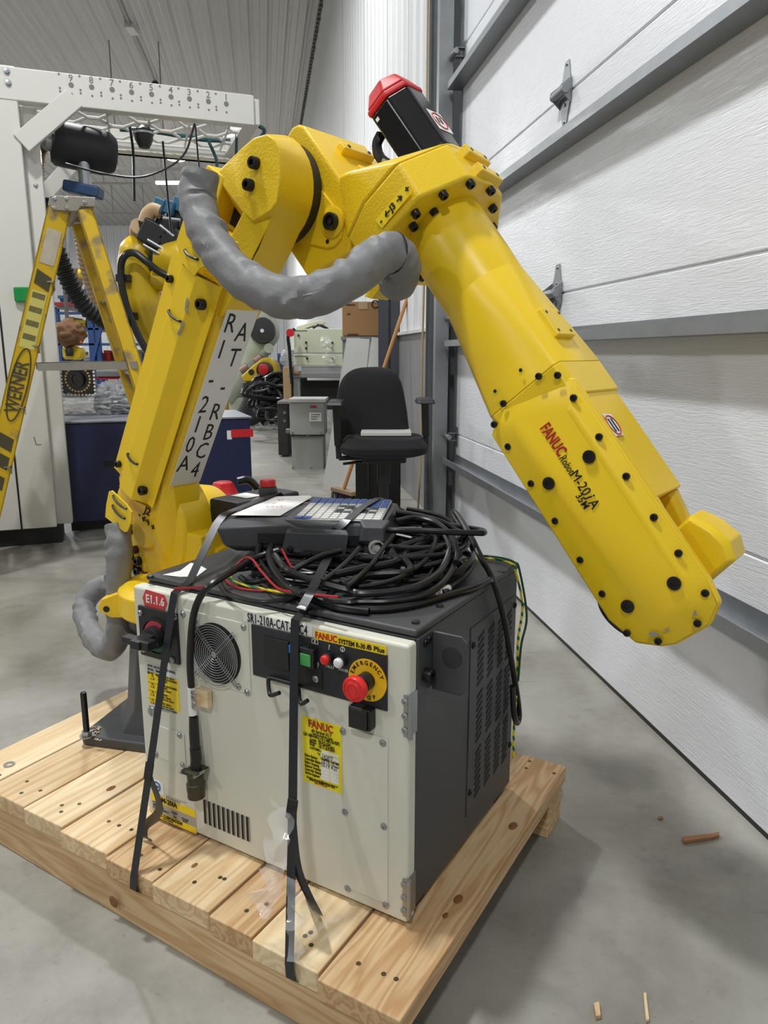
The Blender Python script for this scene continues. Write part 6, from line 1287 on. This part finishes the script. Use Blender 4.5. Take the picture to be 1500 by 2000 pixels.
MB().tube([p.lerp(q, .7)+V((0, -.1, -.08)), p.lerp(q, .95)+V((0, -.1, -.08))], .065, 12).build('brass_sleeve', bpy.data.materials['rose_metal'], sr)
pbox(446, 776, 496, 815, YR-.1, .5, ROBG, 'base_block', .03, parent=sr); a = aty(486, 765, YR-.15); m = MB(); m.prism([aty(u, v, YR-.15) for u, v in ((466, 756), (474, 754), (491, 768), (488, 777), (478, 774))], (0, .06, 0)); m.build('base_lug', ROBG, sr, bv=.01)
pbox(444, 812, 500, 900, YR, .6, ROBG, 'lower_base', .03, parent=sr)
yr = thing('stored_yellow_robot', 'yellow robot base with red motor cap stored behind the white sign', 'robot arm', aty(510, 800, YR-.8)); YQ = YR-.95
m = MB(); m.prism([aty(u, v, YQ) for u, v in ((470, 735), (492, 715), (512, 699), (525, 698), (538, 709), (543, 728), (540, 742), (528, 746), (476, 746))], (0, .45, 0)); m.build('shoulder_casting', Y2M, yr, bv=.03, seg=3)
MB().lathe([(.125, 0), (.125, .06), (.09, .07)], amat(aty(518, 723, YQ), (0, -1, 0)), 24).build('motor_seat', BLK, yr); MB().lathe([(.075, .06), (.085, .09), (.075, .15), (.03, .16)], amat(aty(517, 721, YQ), (0, -1, 0)), 16).build('red_motor_cap', RED, yr)
MB().cyl(aty(491, 727, YQ), (0, -1, 0), .045, .006, 16).build('bore', BLK, yr)
a = aty(500, 747, YQ+.15); MB().lathe([(.3, 0), (.32, a.z*.3), (.22, a.z*.6), (.22, a.z)], Matrix.Translation((a.x, a.y, 0)), 22).build('pedestal', BLK, yr)
# heap of cables, each loop its own lead
random.seed(14); hc = aty(535, 790, 11.0)
for k in range(20):
    u, v = random.uniform(512, 566), random.uniform(738, 812); c_ = aty(u, v, 10.6+random.uniform(-.3, .3)); c_.z = max(c_.z, .17); t0 = random.random()*6; rx, rz_ = random.uniform(.14, .3), random.uniform(.07, .15)
    P = [c_+V((rx*math.cos(t), .16*math.sin(t*1.0+t0), rz_*math.sin(t)+.03*math.sin(3*t+t0))) for t in [t0+2*math.pi*j/16*1.4 for j in range(17)]]
    MB().tube(P, .026, 8).build('heaped_cable', RUBBER, label='looped black cable in the tangled heap beside the workbench', cat='cable', group='tangled cable heap')
p = onz(532, 822, .06); t = MB().tube([V((p.x-.25, p.y+.1, .07)), V((p.x+.12, p.y, .07))], .06, 16).build('paper_roll', PW, label='white roll lying on the floor before the cable heap', cat='roll')
film(onz(500, 838, .02), V((.5, 0, .03)), V((-.1, .4, .05)), 12, 8, .06, 'film').build('plastic_sheet', FILM, label='clear plastic sheet crumpled on the floor by the navy cabinet', cat='plastic sheet')
pbox(552, 716, 572, 870, 8.3, .3, pm('card_tube', (168, 140, 104), .8), 'cardboard_stand', .01, label='tan cardboard box standing beside the green controllers', cat='box')
pbox(541, 690, 556, 765, 11.9, .5, BLUE, 'blue_crate', .02, label='dark blue crate behind the tangled cables', cat='crate')
m = blob(aty(560, 700, 8.45), .075, .08, .09, 3, 18, 12, .3); m.build('wrapped_part', BUB, label='white part wrapped in clear plastic near the green controllers', cat='wrapped part')
